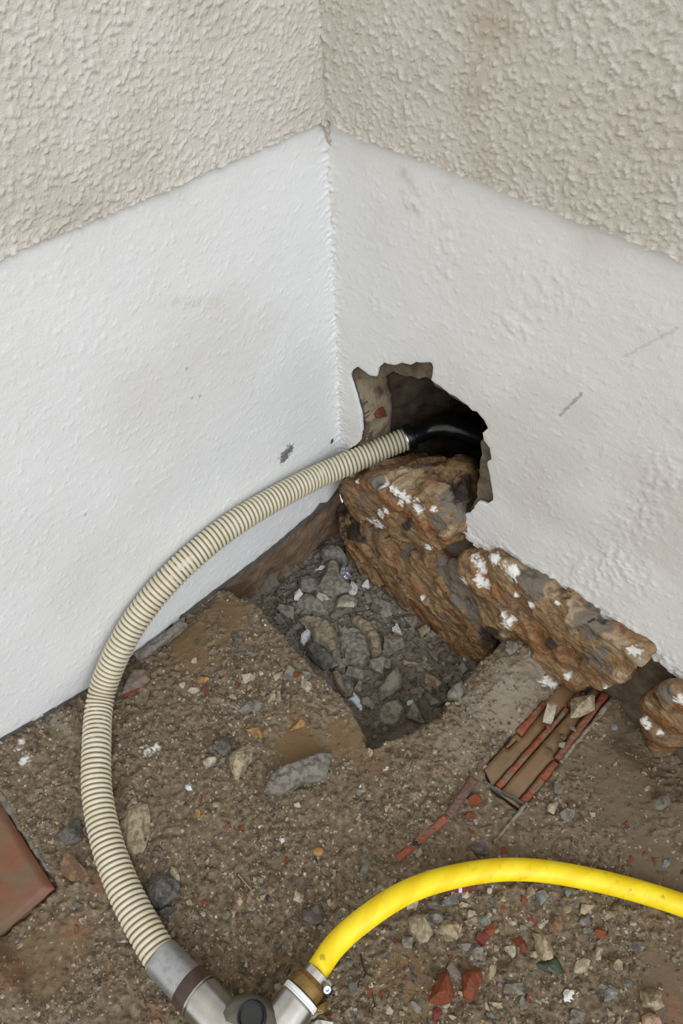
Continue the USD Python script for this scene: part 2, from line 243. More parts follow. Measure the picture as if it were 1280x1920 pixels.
# grey cement line under the paint, and the brown foundation face in the pit
lo2 = jag(np.array(low)-[0, .016], .004, .004, 23); lo2[-1, 0] = lo2[-1, 0].clip(None, 0)
V, T = left_sheet(shapely.Polygon([*lo2.tolist(), (0, .12), (-.9, .12), (-2.2, .12)]).buffer(0), axis((-2.2, -.7, .03), (-.7, 0, .002)), axis((-.06, .12, .002)), lambda P, d: -.0045+.002*sm(-P[:, 0], .24, .30)+.0010*(fbm(np.c_[P*120, P[:, 0]*0], 4, 3)-.5)*2, .04)
cp = onx([(100, 1490-165), (70, 1345), (290, 1200), (280, 1205), (270, 1213), (262, 1218), (332, 1165), (340, 1168)], 0)
obj('cement_edge', (V, T), CEMENT_EDGE, wl, pv={'paint': blobs(V, cp, .009, 12, .8, 200)})
V, T = left_sheet(shapely.box(-1.2, -.3, 0, .1), axis((-1.2, -.4, .02), (-.4, 0, .003)), axis((-.3, -.16, .01), (-.16, .1, .003)), lambda P, d: -.009+.007*(fbm(np.c_[P*np.array([30, 36]), P[:, 0]*0], 5, 71)-.5)*2, .05)
obj('foundation', (V, T), FOUND, wl, pv={'none': np.zeros(len(V))})

# right wall: painted band with the broken hole and ragged lower edge
holepx = [(640, 852), (655, 842), (668, 834), (674, 826), (678, 806), (676, 775), (665, 737), (655, 707), (660, 694), (670, 688), (680, 696), (692, 704), (704, 706), (708, 690), (718, 680), (738, 685), (745, 684), (752, 681), (770, 684), (778, 680), (790, 679), (808, 680), (811, 690), (806, 714), (820, 722), (840, 738), (858, 748), (875, 762), (885, 771), (893, 772), (908, 790), (915, 803), (904, 812), (906, 826), (917, 840), (920, 862), (912, 866), (916, 890), (924, 938), (912, 945), (897, 941), (880, 962), (866, 966), (853, 976), (868, 1000), (885, 1018), (905, 1036), (938, 1043), (958, 1060), (985, 1078), (1020, 1094), (1060, 1118), (1090, 1143), (1120, 1163), (1160, 1188), (1190, 1208), (1220, 1233), (1250, 1253), (1282, 1278), (1340, 1322)]
hp = ony(holepx, 0)[:, [0, 2]]; hp[0, 0] = 0.0; hj = jag(hp, .0022, .0018, 33); hj[0] = hp[0]
polyR = shapely.Polygon([*hj.tolist(), (2.2, hp[-1][1]-.01), (2.2, BAND+.01), (-.010, BAND+.01), (-.010, hj[0][1])]).buffer(0)
pr = ony([(830, 470), (965, 610), (770, 385), (1185, 975), (1160, 1060), (1010, 520), (1240, 900), (700, 570), (1100, 1080), (720, 690)], 0)
patR = [(q[0], q[2], a, b, am) for q, a, b, am in zip(pr, (.02, .03, .014, .022, .04, .05, .03, .015, .05, .03), (.045, .022, .012, .03, .03, .04, .05, .015, .03, .02), (.002, .002, .0028, .0022, .0026, .0012, .002, .002, .002, .0014))]
def dispR(P, d):
    low_ = sm(hpz(P[:, 0])-P[:, 1]+.045, 0, .05); q = np.c_[P, P[:, 0]*0]
    return trowel(P, 61, patR, np.maximum(P[:, 0], 0))+low_*.003*sm(fbm(q/np.array([.006, .006, 1]), 3, 64), .35, .65)-.001*np.exp(-d/.002)
hpz = lambda x: np.interp(x, hp[44:, 0], hp[44:, 1])
V, T = right_sheet(polyR, axis((-.010, .62, .0017), (.62, .8, .005), (.8, 2.2, .03)), axis((-.02, BAND+.012, .0017)), dispR, .0042)
q1 = ony([(765, 350), (775, 375), (755, 325), (835, 345)], 0); q2 = ony(np.c_[np.linspace(1050, 1090, 24), np.linspace(778, 738, 24)], 0); q3 = ony(np.c_[np.linspace(1170, 1268, 60), np.linspace(668, 616, 60)], 0)
stn = np.maximum.reduce([np.exp(-((V[:, None, :]-q1)**2).sum(2)/np.array([.011, .013, .007, .008])**2).max(1)*sm(fbm(V*90, 4, 5), .3, .7)*.55, .3*sm(fbm(V*6, 3, 19), .5, .8), blobs(V, q3, .0020, 4, 1.0, 300)*.38, .7*np.exp(-np.maximum(V[:, 0], 0)/.01)*sm(fbm(V*50, 3, 5), .5, .75)*.5])
obj('painted_plinth', (V, T), PLINTH, wr, pv={'stain': stn, 'smudge': blobs(V, q2, .0021, 3, .8, 400)*.45})
# undercoat and rubble core behind it, with a smaller opening
h2px = [(705, 905), (690, 862), (682, 836), (684, 800), (680, 770), (668, 735), (662, 712), (690, 707), (722, 706), (738, 694), (752, 703), (780, 708), (803, 706), (818, 722), (842, 738), (868, 755), (893, 768), (912, 790), (920, 806), (902, 828), (904, 850), (899, 885), (896, 930), (880, 958), (850, 985), (800, 975), (740, 935)]
h2 = ony(h2px, .009)[:, [0, 2]]; h2j = jag(np.vstack([h2, h2[:1]]), .0022, .004, 44)
core = shapely.box(0, -.3, 1.2, .46).difference(shapely.Polygon(h2j).buffer(0))
V, T = right_sheet(core, axis((0, .7, .0028), (.7, 1.2, .02)), axis((-.3, -.16, .01), (-.16, .46, .0028)), lambda P, d: .0035*(fbm(np.c_[P*70, P[:, 0]*0], 5, 81)-.5)*2+.010*(1-sm(P[:, 1]-hpz(P[:, 0]), -.07, -.005)), .02, .0075)
obj('mortar_core', (V, T), CORE, wr, pv={'paint': sm(V[:, 2]-hpz(V[:, 0])+.008*(fbm(V*150, 3, 2)-.5)*2, -.012, -.004)*(V[:, 1] < .02)*(fbm(V*110, 4, 6) > .5)*(V[:, 0] > .22)*(V[:, 2] < hpz(V[:, 0])+.01)})
# the cavity behind the opening
ring = shapely.get_coordinates(shapely.line_interpolate_point(shapely.LineString(h2j), np.linspace(0, shapely.LineString(h2j).length, 221)[:-1])); cc = ring.mean(0); rings = []
for y, sx, sz, dx, dz in [(.012, 1, 1, 0, 0), (.035, 1.0, 1.0, 0, 0), (.055, 1.0, 1.0, 0, 0), (.072, 1.03, 1.02, .0, .0), (.082, 1.22, 1.1, .01, 0), (.11, 1.3, 1.15, .03, .0), (.15, 1.25, 1.1, .05, -.01), (.2, 1.1, 1.0, .08, -.02), (.26, 1.0, .9, .11, -.03), (.33, .9, .8, .14, -.04), (.4, .6, .5, .16, -.05), (.43, .02, .02, .17, -.05)]:
    rings.append(np.c_[cc[0]+(ring[:, 0]-cc[0])*sx+dx, np.full(len(ring), y), cc[1]+(ring[:, 1]-cc[1])*sz+dz])
K = len(rings); R0 = np.array(rings); R1 = CubicSpline(np.arange(K), R0)(np.linspace(0, K-1, 5*K)); n = len(ring); V = R1.reshape(-1, 3); kk = R1.shape[0]
i, j = np.meshgrid(np.arange(kk-1), np.arange(n), indexing='ij'); j2 = (j+1) % n; q = np.stack([i*n+j, i*n+j2, (i+1)*n+j2, (i+1)*n+j], -1).reshape(-1, 4); T = np.vstack([q[:, [0, 1, 2]], q[:, [0, 2, 3]]])
nn = normals(V, T); am = .0035+.01*sm(V[:, 1], .08, .14); V = V+nn*(am*(fbm(V*42, 5, 91)-.5)*2*sm(V[:, 1], .02, .03))[:, None]
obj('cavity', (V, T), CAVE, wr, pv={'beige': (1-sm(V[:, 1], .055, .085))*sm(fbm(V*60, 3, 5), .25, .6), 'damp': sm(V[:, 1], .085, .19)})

# foundation stones of the right wall
def Y(px, y): return ony([px], y)[0]
ptsA = [Y(p, -.012) for p in ((634, 905), (636, 925))]+[Y(p, -.036) for p in ((652, 900), (690, 900), (724, 912), (790, 960), (826, 972))]+[Y(p, -.034) for p in ((645, 938), (668, 975), (720, 1000), (768, 1022), (815, 1042), (833, 1032), (838, 990))]+[Y(p, .012) for p in ((690, 868), (760, 880), (870, 930))]+[Y(p, .05) for p in ((735, 866), (800, 862), (880, 872), (905, 912))]+[Y(p, .10) for p in ((780, 856), (850, 850), (885, 862))]+[np.array([.05, .06, .05]), np.array([.27, .08, .08])]
ptsL = [Y(p, -.014) for p in ((634, 952), (700, 990), (780, 1036), (850, 1062))]+[Y(p, -.024) for p in ((868, 1075), (900, 1125), (935, 1190))]+[Y(p, -.040) for p in ((652, 1010), (680, 1035), (800, 1110), (880, 1175), (925, 1205))]+[Y(p, -.046) for p in ((650, 1062), (760, 1152), (880, 1245))]+[np.array(q) for q in ((.01, .05, .04), (.3, .05, .04), (.0, .05, -.18), (.05, -.04, -.16), (.33, -.04, -.17), (.37, .03, -.1), (.36, .05, -.18))]
ptsB = [Y(p, -.018) for p in ((862, 1046), (885, 1034), (930, 1042), (965, 1068), (1060, 1130), (1140, 1178), (1210, 1236))]+[Y(p, -.036) for p in ((862, 1080), (875, 1110), (910, 1165), (938, 1190), (975, 1150), (1080, 1190), (1160, 1240), (1205, 1248))]+[Y(p, -.034) for p in ((960, 1195), (1040, 1215), (1085, 1290), (1130, 1295), (1150, 1285), (1180, 1270))]+[np.array(q) for q in ((.28, .05, .1), (.53, .05, .14), (.3, .05, .02), (.5, .05, -.02), (.45, -.02, -.03))]
ptsC = [Y(p, -.01) for p in ((1215, 1292), (1245, 1278), (1282, 1286), (1320, 1300))]+[Y(p, -.032) for p in ((1203, 1325), (1200, 1352), (1222, 1375), (1255, 1381), (1282, 1376), (1220, 1300), (1262, 1290), (1320, 1360))]+[np.array(q) for q in ((.58, .04, .09), (.66, .04, .09), (.58, .04, -.02), (.66, .04, -.02), (.6, -.01, -.035))]
def stone_part(pts, seed, amp, rust, grey, dark, paint, step=.0024, label=None, pale=(), strata=(18, 30, 60)):
    V, T = boulder(pts, step, amp, seed, strata); g = fbm(V*np.array([16, 20, 40]), 4, seed+1)
    pv = {'pale': blobs(V, near(V, [p[:2] for p in pale]), [p[2] for p in pale], seed+6, .9, 50)*.85 if pale else 0*g, 'rust': sm(g, .48, .66)*rust*.8, 'grey': np.maximum(blobs(V, near(V, [p[:2] for p in grey]), [p[2] for p in grey], seed+2, .8, 60) if grey else 0*g, .35*sm(fbm(V*22, 4, seed+5), .56, .7)), 'dark': np.maximum(blobs(V, near(V, [p[:2] for p in dark]), [p[2] for p in dark], seed+3, .9, 70) if dark else 0*g, .6*sm(1-np.abs(2*fbm(V*np.array([14, 20, 50]), 4, seed+8)-1), .94, .995)), 'paint': blobs(V, near(V, [p[:2] for p in paint]), [p[2]*1.15 for p in paint], seed+4, 1.25, 340)}
    p = obj('stone', (V, T), ROCK, wr, pv=pv); tag(p, label); return p
stone_part(ptsA, 101, .009, .9, [(700, 905, .022), (820, 980, .02), (860, 940, .03), (800, 870, .02)], [(840, 850, .03), (870, 910, .025), (760, 985, .012)], [(722, 905, .005), (732, 913, .006), (742, 922, .006), (752, 930, .007), (764, 940, .007), (776, 948, .008), (786, 955, .008), (706, 986, .012), (694, 978, .007), (748, 943, .006), (810, 951, .005), (712, 962, .007), (668, 900, .005), (655, 885, .004), (722, 958, .006), (800, 1035, .006)], label='ochre stone under the hole', pale=[(760, 890, .03), (820, 910, .025), (700, 890, .015), (840, 1000, .015)], strata=(16, 16, 28))
stone_part(ptsL, 131, .009, .6, [(880, 1130, .05), (920, 1180, .03), (840, 1075, .035), (760, 1040, .02)], [(660, 1000, .03), (640, 960, .02), (925, 1200, .03)], [(788, 1122, .004), (868, 1238, .004)], label='brown stone face at the back of the pit')
stone_part(ptsB, 161, .008, .8, [(1000, 1080, .03), (1110, 1160, .03), (1065, 1180, .012), (1120, 1230, .022)], [(925, 1190, .015), (1030, 1210, .012)], [(900, 1058, .008), (905, 1068, .007), (870, 1092, .009), (898, 1088, .009), (910, 1100, .007), (955, 1075, .01), (963, 1065, .006), (965, 1115, .005), (995, 1137, .005), (940, 1152, .006), (945, 1175, .008), (955, 1168, .008), (960, 1160, .006), (885, 1042, .007), (925, 1045, .009), (1185, 1218, .007), (1060, 1270, .005), (1040, 1130, .004), (1140, 1295, .005)], label='long ochre stone under the ragged plaster edge', pale=[(960, 1070, .018), (1020, 1105, .02), (1080, 1150, .025), (1150, 1215, .03), (1185, 1235, .03), (1170, 1275, .02)], strata=(16, 24, 40))
stone_part(ptsC, 197, .009, 1.0, [(1240, 1300, .015)], [(1225, 1310, .006)], [(1205, 1352, .006), (1215, 1362, .006), (1275, 1315, .007), (1235, 1376, .004)], label='rusty red stone at the foot of the wall', strata=(14, 14, 18))
b0 = onx([(704, 768)], .038)[0]; V, T = pebble(7, (.016, .013, .013), rough=.2, npts=16, sub=3); obj('brick', (V+b0, T), LK['red'], wr)
tag(stage.GetPrimAtPath('/World/wall_right/brick'), 'broken red brick showing in the hole')

# ---------------------------------------------------------------- ground
pitpx = [(560, 1000), (415, 1100), (440, 1112), (482, 1132), (500, 1160), (528, 1186), (552, 1214), (572, 1236), (590, 1255), (620, 1286), (650, 1318), (672, 1345), (684, 1385), (692, 1407), (740, 1386), (790, 1366), (828, 1342), (848, 1318), (856, 1290), (882, 1264), (906, 1240), (936, 1212)]
pp = onz(pitpx, 0)[:, :2]; pp[0] = (-.02, -.13); pp[1][0] = -.02
PIT = shapely.Polygon([(-.05, .05), *pp.tolist(), (.42, .05)]).buffer(0)
CH = shapely.Polygon([(.464, -.01), (.521, -.004), (.524, -.208), (.488, -.212), (.463, -.2)])   # the open channels of the hollow brick
WETS = [((345, 1195), .075, .05, 'ochre', 1), ((420, 1160), .05, .04, 'ochre', .9), ((560, 1390), .045, .04, 'ochre', 1), ((640, 1380), .03, .03, 'ochre', .8), ((1150, 1450), .11, .09, 'wet', .9), ((1240, 1850), .04, .06, 'wet', 1), ((1230, 1630), .07, .03, 'wet', .9), ((770, 1850), .04, .035, 'ochre', .7), ((1010, 1560), .05, .03, 'wet', .5), ((690, 1430), .03, .02, 'ochre', .6),
        ((960, 1300), .05, .07, 'grey', 1), ((900, 1330), .04, .04, 'grey', .7), ((1000, 1250), .04, .04, 'grey', .9), ((100, 1340), .07, .012, 'grey', .8), ((860, 1400), .03, .03, 'grey', .5), ((60, 1800), .05, .04, 'ochre', .6), ((130, 1770), .035, .03, 'ochre', .5)]
WG = [(onz([c], 0)[0][:2], a, b, k, w) for c, a, b, k, w in WETS]
def ellip(P, c, a, b, seed): return sm(1.15-np.hypot((P[:, 0]-c[0])/a, (P[:, 1]-c[1])/b)+.7*(fbm(np.c_[P*38, P[:, 0]*0], 3, seed)-.5)*2, .0, .85)
def masks(P):
    m = {k: np.zeros(len(P)) for k in ('ochre', 'wet', 'grey')}
    for i, (c, a, b, k, w) in enumerate(WG): m[k] = np.maximum(m[k], w*ellip(P, c, a, b, 300+i))
    return m
def pitdepth(P):
    d = np.where(shapely.contains_xy(PIT, P[:, 0], P[:, 1]), 1, -1)*shapely.distance(PIT.boundary, shapely.points(P))
    d = d+.004*(fbm(np.c_[P*60, P[:, 0]*0], 4, 55)-.5)*2
    return sm(d, -.002, .013), d
def macro(P):
    x, y = P[:, 0], P[:, 1]; q = np.c_[P, x*0]
    z = .010*(fbm(q*9, 3, 210)-.5)+.004*(fbm(q*28, 3, 213)-.5)
    z += np.interp(y, [-1.2, -.7, -.62, -.48, -.38, -.26, 0], [.01, .01, .014, -.019, -.021, -.012, -.006])*np.exp(-np.maximum(x, 0)/.035)
    z += .026*np.exp(-((x-.41)/.045)**2-((y+.03)/.10)**2)+.010*np.exp(-((x-.40)/.035)**2-((y+.2)/.06)**2)   # mortar mound beside the pit
    z -= .026*sm(x, .535, .56)*sm(y, -.075, -.02)
    z -= .013*sm(shapely.distance(CH, shapely.points(P)), .006, 0)
    z += .006*np.exp(-((y+.655)/.006)**2)*(x < .215)*(x > -.01)
    z -= .006*sm(shapely.distance(TILE, shapely.points(P)), .004, 0)
    z += .026*sm(-y, .728, .748)*sm(x, -.2, .05)*sm(-x, -.33, -.22)
    w, d = pitdepth(P); fl = -.100-.012*(fbm(q*22, 3, 220)-.5)+np.interp(x, [0, .1, .3, .36], [-.008, 0, 0, .012]); return z*(1-w)+fl*w, w, d
TILE = shapely.box(-.2, -.9, .2, -.664)
def micro(P, m, w):
    q = np.c_[P, P[:, 0]*0]; calm = (1-.8*np.maximum(m['ochre'], m['wet']))*(1-.45*m['grey'])
    return calm*(.0055*sm(fbm(q*150, 4, 230), .42, .8)+.0035*(fbm(q*330, 2, 233)-.5)+.0032*(fbm(q*60, 3, 236)-.5))*(1+.5*w)
xs = axis((-.03, .80, .0022), (.80, 1.0, .008), (1.0, 3.0, .06)); ys = axis((-3.0, -1.1, .06), (-1.1, -.83, .008), (-.83, .03, .0022))
X_, Y_ = np.meshgrid(xs, ys, indexing='ij'); P = np.stack([X_.ravel(), Y_.ravel()], 1); mk_ = masks(P); zc, pw, pd = macro(P); zz = zc+micro(P, mk_, pw)
V = np.c_[P, zz]; ny = len(ys); i, j = np.meshgrid(np.arange(len(xs)-1), np.arange(ny-1), indexing='ij'); a = (i*ny+j).ravel(); q = np.stack([a, a+ny, a+ny+1, a+1], 1); T = np.vstack([q[:, [0, 1, 2]], q[:, [0, 2, 3]]])
GT = cKDTree(P)
def gz(xy):
    d, k = GT.query(np.atleast_2d(xy)[:, :2], k=4); w = 1/(d+1e-5); return (zz[k]*w).sum(1)/w.sum(1)
def ground(px, lift=0.0):
    """The ground point that each photo point falls on."""
    px = np.atleast_2d(np.asarray(px, float)); z = np.zeros(len(px))
    best = onz(px, 0.0)
    t = np.linspace(.06, -.13, 96); A = np.stack([EYE+ray(px)*((k-EYE[2])/ray(px)[:, 2:3]) for k in t]); G = gz(A.reshape(-1, 3)).reshape(len(t), -1); hit = (A[..., 2] <= G+lift).argmax(0)
    hit = np.where((A[..., 2] <= G+lift).any(0), hit, len(t)-1); return A[hit, np.arange(len(px))]
fl = thing('floor', kind='structure', label='brown muddy earth floor with a dug pit in the corner')
org = onz([(145, 1735), (205, 1800), (212, 1830), (20, 1840), (290, 1905), (1265, 1890), (180, 1660)], 0)
pnt = ground([(42, 1392), (38, 1402), (50, 1425), (42, 1430), (1030, 1282), (1022, 1278), (1038, 1285), (280, 1410), (290, 1402)])
obj('soil', (V, T), SOIL, fl, pv={'ochre': mk_['ochre'], 'grey': mk_['grey'], 'wet': mk_['wet'], 'orange': blobs(np.c_[P, P[:, 0]*0], org*[1, 1, 0], .013, 15, 1.2, 60)*.45, 'paint': blobs(V, pnt, (.005, .004, .007, .005, .007, .007, .007, .008, .007), 16, 1.0, 300)*.9, 'pit': pw*.9})

# gravel: uncountable grit and crumbs, one instancer
rng = np.random.default_rng(77)
pi = UsdGeom.PointInstancer.Define(stage, f'{fl.GetPath()}/gravel'); protos = []
for k, (nm, seed) in enumerate([('cement', 1), ('tan', 2), ('brown', 3), ('cream', 4), ('dark', 5), ('pit', 6), ('red', 7), ('tan', 8), ('brown', 9), ('white', 10)]):
    Vp, Tp = pebble(500+seed, (1, 1, .75), npts=10, sub=1, rough=.08); pm = usdkit.mesh(stage, f'{pi.GetPath()}/grit_{k}', (Vp, Tp), LK[nm]); protos.append(pm.GetPath())
pi.CreatePrototypesRel().SetTargets(protos)
N = 52000; xy = np.c_[rng.uniform(0, .78, N), rng.uniform(-.8, 0, N)]; cl = fbm(np.c_[xy*16, xy[:, 0]*0], 3, 8); mm = masks(xy); ww = pitdepth(xy)[0]
keep = rng.uniform(size=N) < np.clip((.25+1.9*(cl-.38))*(1-.82*np.maximum(mm['ochre'], mm['wet']))*(1-.5*mm['grey'])*(1+.8*ww), .04, 1)
keep &= ~shapely.contains_xy(TILE.buffer(.003), xy[:, 0], xy[:, 1]) & ~shapely.contains_xy(CH, xy[:, 0], xy[:, 1]); xy = xy[keep]; ww = ww[keep]; n = len(xy)
sz = np.clip(rng.lognormal(math.log(.00105), .5, n), .0005, .0040); z = gz(xy)+sz*.15
pi.CreatePositionsAttr(Vt.Vec3fArray.FromNumpy(np.c_[xy, z].astype(np.float32))); pi.CreateScalesAttr(Vt.Vec3fArray.FromNumpy((sz[:, None]*rng.uniform(.7, 1.3, (n, 3))).astype(np.float32)))
qt = rng.normal(size=(n, 4)); qt /= np.linalg.norm(qt, axis=1, keepdims=True); pi.CreateOrientationsAttr(Vt.QuathArray([Gf.Quath(*map(float, w)) for w in qt]))
pr_ = np.array([.17, .15, .26, .03, .08, .06, .007, .12, .2, .006]); kind = rng.choice(10, n, p=pr_/pr_.sum()); kind = np.where((ww > .5) & (rng.uniform(size=n) < .8), rng.choice([0, 4, 5], n), kind)
pi.CreateProtoIndicesAttr(Vt.IntArray.FromNumpy(kind.astype(np.int32))); tag(pi, 'grit and tiny stones strewn over the earth', kind='stuff')

# ---------------------------------------------------------------- terracotta tile, hollow brick
TERRA = mat('terracotta', [(0.3, (104, 60, 43)), (0.5, (124, 74, 53)), (0.72, (108, 74, 54))], 24, 8, 0.45, 0.4, 160, 0.002, 0.4, layers=[('mud', (108, 86, 64), 0.7)])
MUDWATER = mat('muddy_water', [(0.35, (112, 88, 62)), (0.65, (126, 100, 72))], 18, 3, 0.12, 0.05, 60, 0.001, 0.5, layers=[])
RED = mat('red_clay_rib', [(0.3, (124, 54, 32)), (0.7, (146, 74, 48))], 60, 5, 0.42, 0.5, 220, 0.002, 0.4, layers=[('mud', (112, 92, 70), 0.6)])
DARKCLAY = mat('dark_clay', [(0.3, (74, 66, 60)), (0.7, (98, 88, 80))], 60, 5, 0.6, 0.5, 220, 0.002, 0.35, layers=[('mud', (132, 60, 44), 0.5)])
def plate(poly, z, thick, step, mat_, name, parent=None, dome=.0, seed=1, rough=.0006, pvf=None, base=None, tilt=(0, 0)):
    """A flat piece with the given ground outline: chamfered, slightly uneven top."""
    b = poly.bounds; P, f, d, e = gridmask(poly, axis((b[0]-step, b[2]+step, step)), axis((b[1]-step, b[3]+step, step))); q = np.c_[P, P[:, 0]*0]; dm = max(d.max(), 1e-6); c = poly.centroid
    t = tilt[0]*(P[:, 0]-c.x)+tilt[1]*(P[:, 1]-c.y)
    gg = np.random.default_rng(seed+900); an = np.arange(6)*math.pi/3+gg.uniform(-.4, .4, 6); rr = max(math.sqrt(poly.area/math.pi), 1e-6); facet = np.clip(np.min([gg.uniform(.75, 1.05)-gg.uniform(.35, .95)*((P[:, 0]-c.x-gg.normal()*.2*rr)*math.cos(k)+(P[:, 1]-c.y-gg.normal()*.2*rr)*math.sin(k))/rr for k in an], 0), 0, 1)
    top = z+t+thick*(.55+.45*sm(d, 0, min(.35*dm, .006)))+dome*(.3*np.sqrt(np.clip(d/dm, 0, 1))+.9*facet)+rough*1.4*(fbm(q/max(step*3.2, .003), 4, seed)-.5)*2+dome*.5*(fbm(q/(dm*1.3), 3, seed+3)-.5)
    bot = (z+t-.004) if base is None else np.minimum(base, top-.001)+0*t
    V, T = slab(np.c_[P, top], np.c_[P, bot], f, e); pv = pvf(V) if pvf else {'none': np.zeros(len(V))}
    return obj(name, (V, T), mat_, parent, pv=pv)
tl = thing('floor_tile', 'square terracotta floor tile half buried in mud at the lower left', 'floor tile')
plate(shapely.box(-.2, -.9, .2, -.666), -.006, .016, .0035, TERRA, 'tile_slab', tl, rough=.0008, seed=5, pvf=lambda V: {'mud': np.clip((.22+.75*sm(fbm(V*34+3.3, 5, 3), .44, .60))+sm(V[:, 0], .13, .2)*sm(-V[:, 1], .70, .74)+sm(-V[:, 1]+.25*(V[:, 0]-.2), .74, .76)*sm(V[:, 0], .1, .16), 0, 1)}, base=-.03)
JOINT = stone_mat('joint_mortar', (100, 96, 88), (130, 124, 111))
obj('joint_mortar', (lambda b: (np.array(b.vertices), np.array(b.faces)))(trimesh.Trimesh(*boulder([(x, y, z) for x in (-.2, .185) for y in (-.665, -.655) for z in (-.02, .0075)], .005, .0022, 9, (60, 60, 60)), process=False)), JOINT, tl, smooth=True)
hb = thing('hollow_brick', 'red hollow clay brick set in the earth, broken open so its ribs show', 'hollow brick')
RIBS = []
def rib(x0, y0, x1, y1, w0, w1, zt, m, seed, name='rib', par=hb, mud=.5):
    L = jag([(x0, y0), ((x0+x1)/2, (y0+y1)/2), (x1, y1)], .0012, .004, seed); ww_ = np.linspace(w0, w1, len(L))*(.8+.4*fbm(np.c_[L*80, L[:, 0]*0], 3, seed)); t = np.gradient(L, axis=0); t /= np.linalg.norm(t, axis=1, keepdims=True); nn_ = np.c_[-t[:, 1], t[:, 0]]
    po = shapely.Polygon(np.vstack([L+nn_*ww_[:, None]/2, (L-nn_*ww_[:, None]/2)[::-1]])).buffer(0)
    if po.geom_type != 'Polygon': po = max(po.geoms, key=lambda g: g.area)
    RIBS.append(po.buffer(.0012)); return plate(po, zt-.006, .006, .0013, m, name, par, rough=.0009, seed=seed, base=-.03, pvf=lambda V: {'mud': np.clip(.15+mud*2.4*sm(fbm(V*70, 4, seed), .40, .66), 0, 1)})
def g2(p): return onz([p], 0)[0][:2]
for (a, b, w0, w1, zt, md, sd) in [((1021, 1316), (972, 1374), .0085, .010, .002, .25, 1), ((966, 1382), (950, 1400), .006, .003, .001, .6, 2), ((1085, 1302), (1068, 1322), .006, .007, .003, .2, 3), ((1064, 1326), (932, 1476), .006, .009, .0002, .6, 4), ((1135, 1300), (1045, 1424), .010, .010, .003, .2, 5), ((1044, 1428), (979, 1506), .010, .012, .0004, .5, 6), ((1038, 1322), (1034, 1340), .004, .006, .003, .2, 7)]:
    A, B = g2(a), g2(b); rib(A[0], A[1], B[0], B[1], w0, w1, zt, RED, 600+sd, mud=md)
WP = CH.difference(shapely.union_all(RIBS).union(shapely.LineString([(.4935, .02), (.4895, -.235)]).buffer(.0045)))
pools = sorted([g for g in getattr(WP, 'geoms', [WP]) if g.area > 2e-4], key=lambda g: g.centroid.x)
for po, lb in zip(pools, ('still brown muddy water in the left channel of the red hollow brick', 'still brown muddy water in the right channel of the red hollow brick')): tag(plate(po, -.0068, .004, .002, MUDWATER, 'muddy_water', None, rough=.0002, seed=3), lb, 'puddle')
st_ = thing('clay_strip', 'long dark clay strip with a red lower end in the dirt above the yellow hose', 'clay strip')
A, B, C_ = g2((888, 1462)), g2((838, 1532)), g2((744, 1612))
rib(A[0], A[1], B[0], B[1], .012, .010, .008, DARKCLAY, 621, 'grey_end', st_, mud=.05); rib(B[0], B[1]-.001, C_[0], C_[1], .010, .009, .005, RED, 622, 'red_end', st_, mud=.3)
A, B = g2((905, 1462)), g2((986, 1508)); 
MEMBR = stone_mat('mortar_ridge', (109, 100, 88), (146, 136, 120))
A, B = g2((346, 1166)), g2((256, 1234)); rib(A[0], A[1], B[0], B[1], .012, .018, .004, LK['cement'], 661, 'cement_fillet', wl)
for (a, b, w, nm_, lb) in [((988, 1506), (925, 1580), .005, 'mortar_ridge', 'thin pale mortar ridge running down from the red hollow brick'), ((905, 1466), (982, 1508), .005, 'mortar_ridge', 'dark crumbly mortar ridge across the lower end of the hollow brick'), ((1165, 1290), (1050, 1430), .007, 'mortar_ridge', 'grey mortar ridge along the right rib of the hollow brick')]:
    A, B = g2(a), g2(b); p = rib(A[0], A[1], B[0], B[1], w, w*.7, .0045, LK['dark'] if 'dark' in lb else MEMBR, 640+len(lb), nm_, None); tag(p, lb, 'mortar')

# ---------------------------------------------------------------- hoses
HR = .0183
hc = np.vstack([ony([(800, 803)], .105), ony([(768, 820)], .075), ony([(740, 831)], .052), ony([(700, 848)], .018), ony([(655, 868)], -.022), onx([(610, 887)], .029), onx([(560, 911)], .0245), onx([(500, 944)], .0225), onx([(440, 981)], .022), onx([(380, 1027)], .022), onx([(320, 1083)], .023), onx([(262, 1152)], .0235), onx([(214, 1236)], .029), [[.043, -.500, .024]], onz([(181, 1398), (181, 1475), (194, 1555), (221, 1640), (258, 1720), (303, 1796)], .021)])
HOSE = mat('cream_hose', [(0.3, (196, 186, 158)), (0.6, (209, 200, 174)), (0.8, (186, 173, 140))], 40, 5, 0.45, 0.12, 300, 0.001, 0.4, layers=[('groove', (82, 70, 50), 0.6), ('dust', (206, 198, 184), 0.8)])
path, L = spline(hc[1:], 200); pitch = .0066; NP = int(L/pitch*11); path, L = spline(hc[1:], NP); s = np.linspace(0, L, NP); SD = 36
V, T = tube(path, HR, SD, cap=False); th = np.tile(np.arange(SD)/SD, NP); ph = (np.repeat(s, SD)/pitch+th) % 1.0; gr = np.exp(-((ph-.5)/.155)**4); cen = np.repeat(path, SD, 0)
V = cen+(V-cen)*(1-.10*np.exp(-((ph-.5)/.20)**2)+.018*np.cos(2*np.pi*ph))[:, None]
dust = sm(fbm(V*130, 4, 3), .56, .70)*sm(fbm(V*14, 2, 5), .38, .62)*.85
sh = thing('suction_hose', 'cream ribbed suction hose curving from the wall hole down to the metal coupling', 'hose')
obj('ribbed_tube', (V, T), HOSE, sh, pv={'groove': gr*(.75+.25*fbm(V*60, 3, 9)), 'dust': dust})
BLACKR = mat('black_rubber', [(0.3, (12, 12, 13)), (0.7, (22, 21, 21))], 60, 3, 0.3, 0.15, 200, 0.001, 0.5)
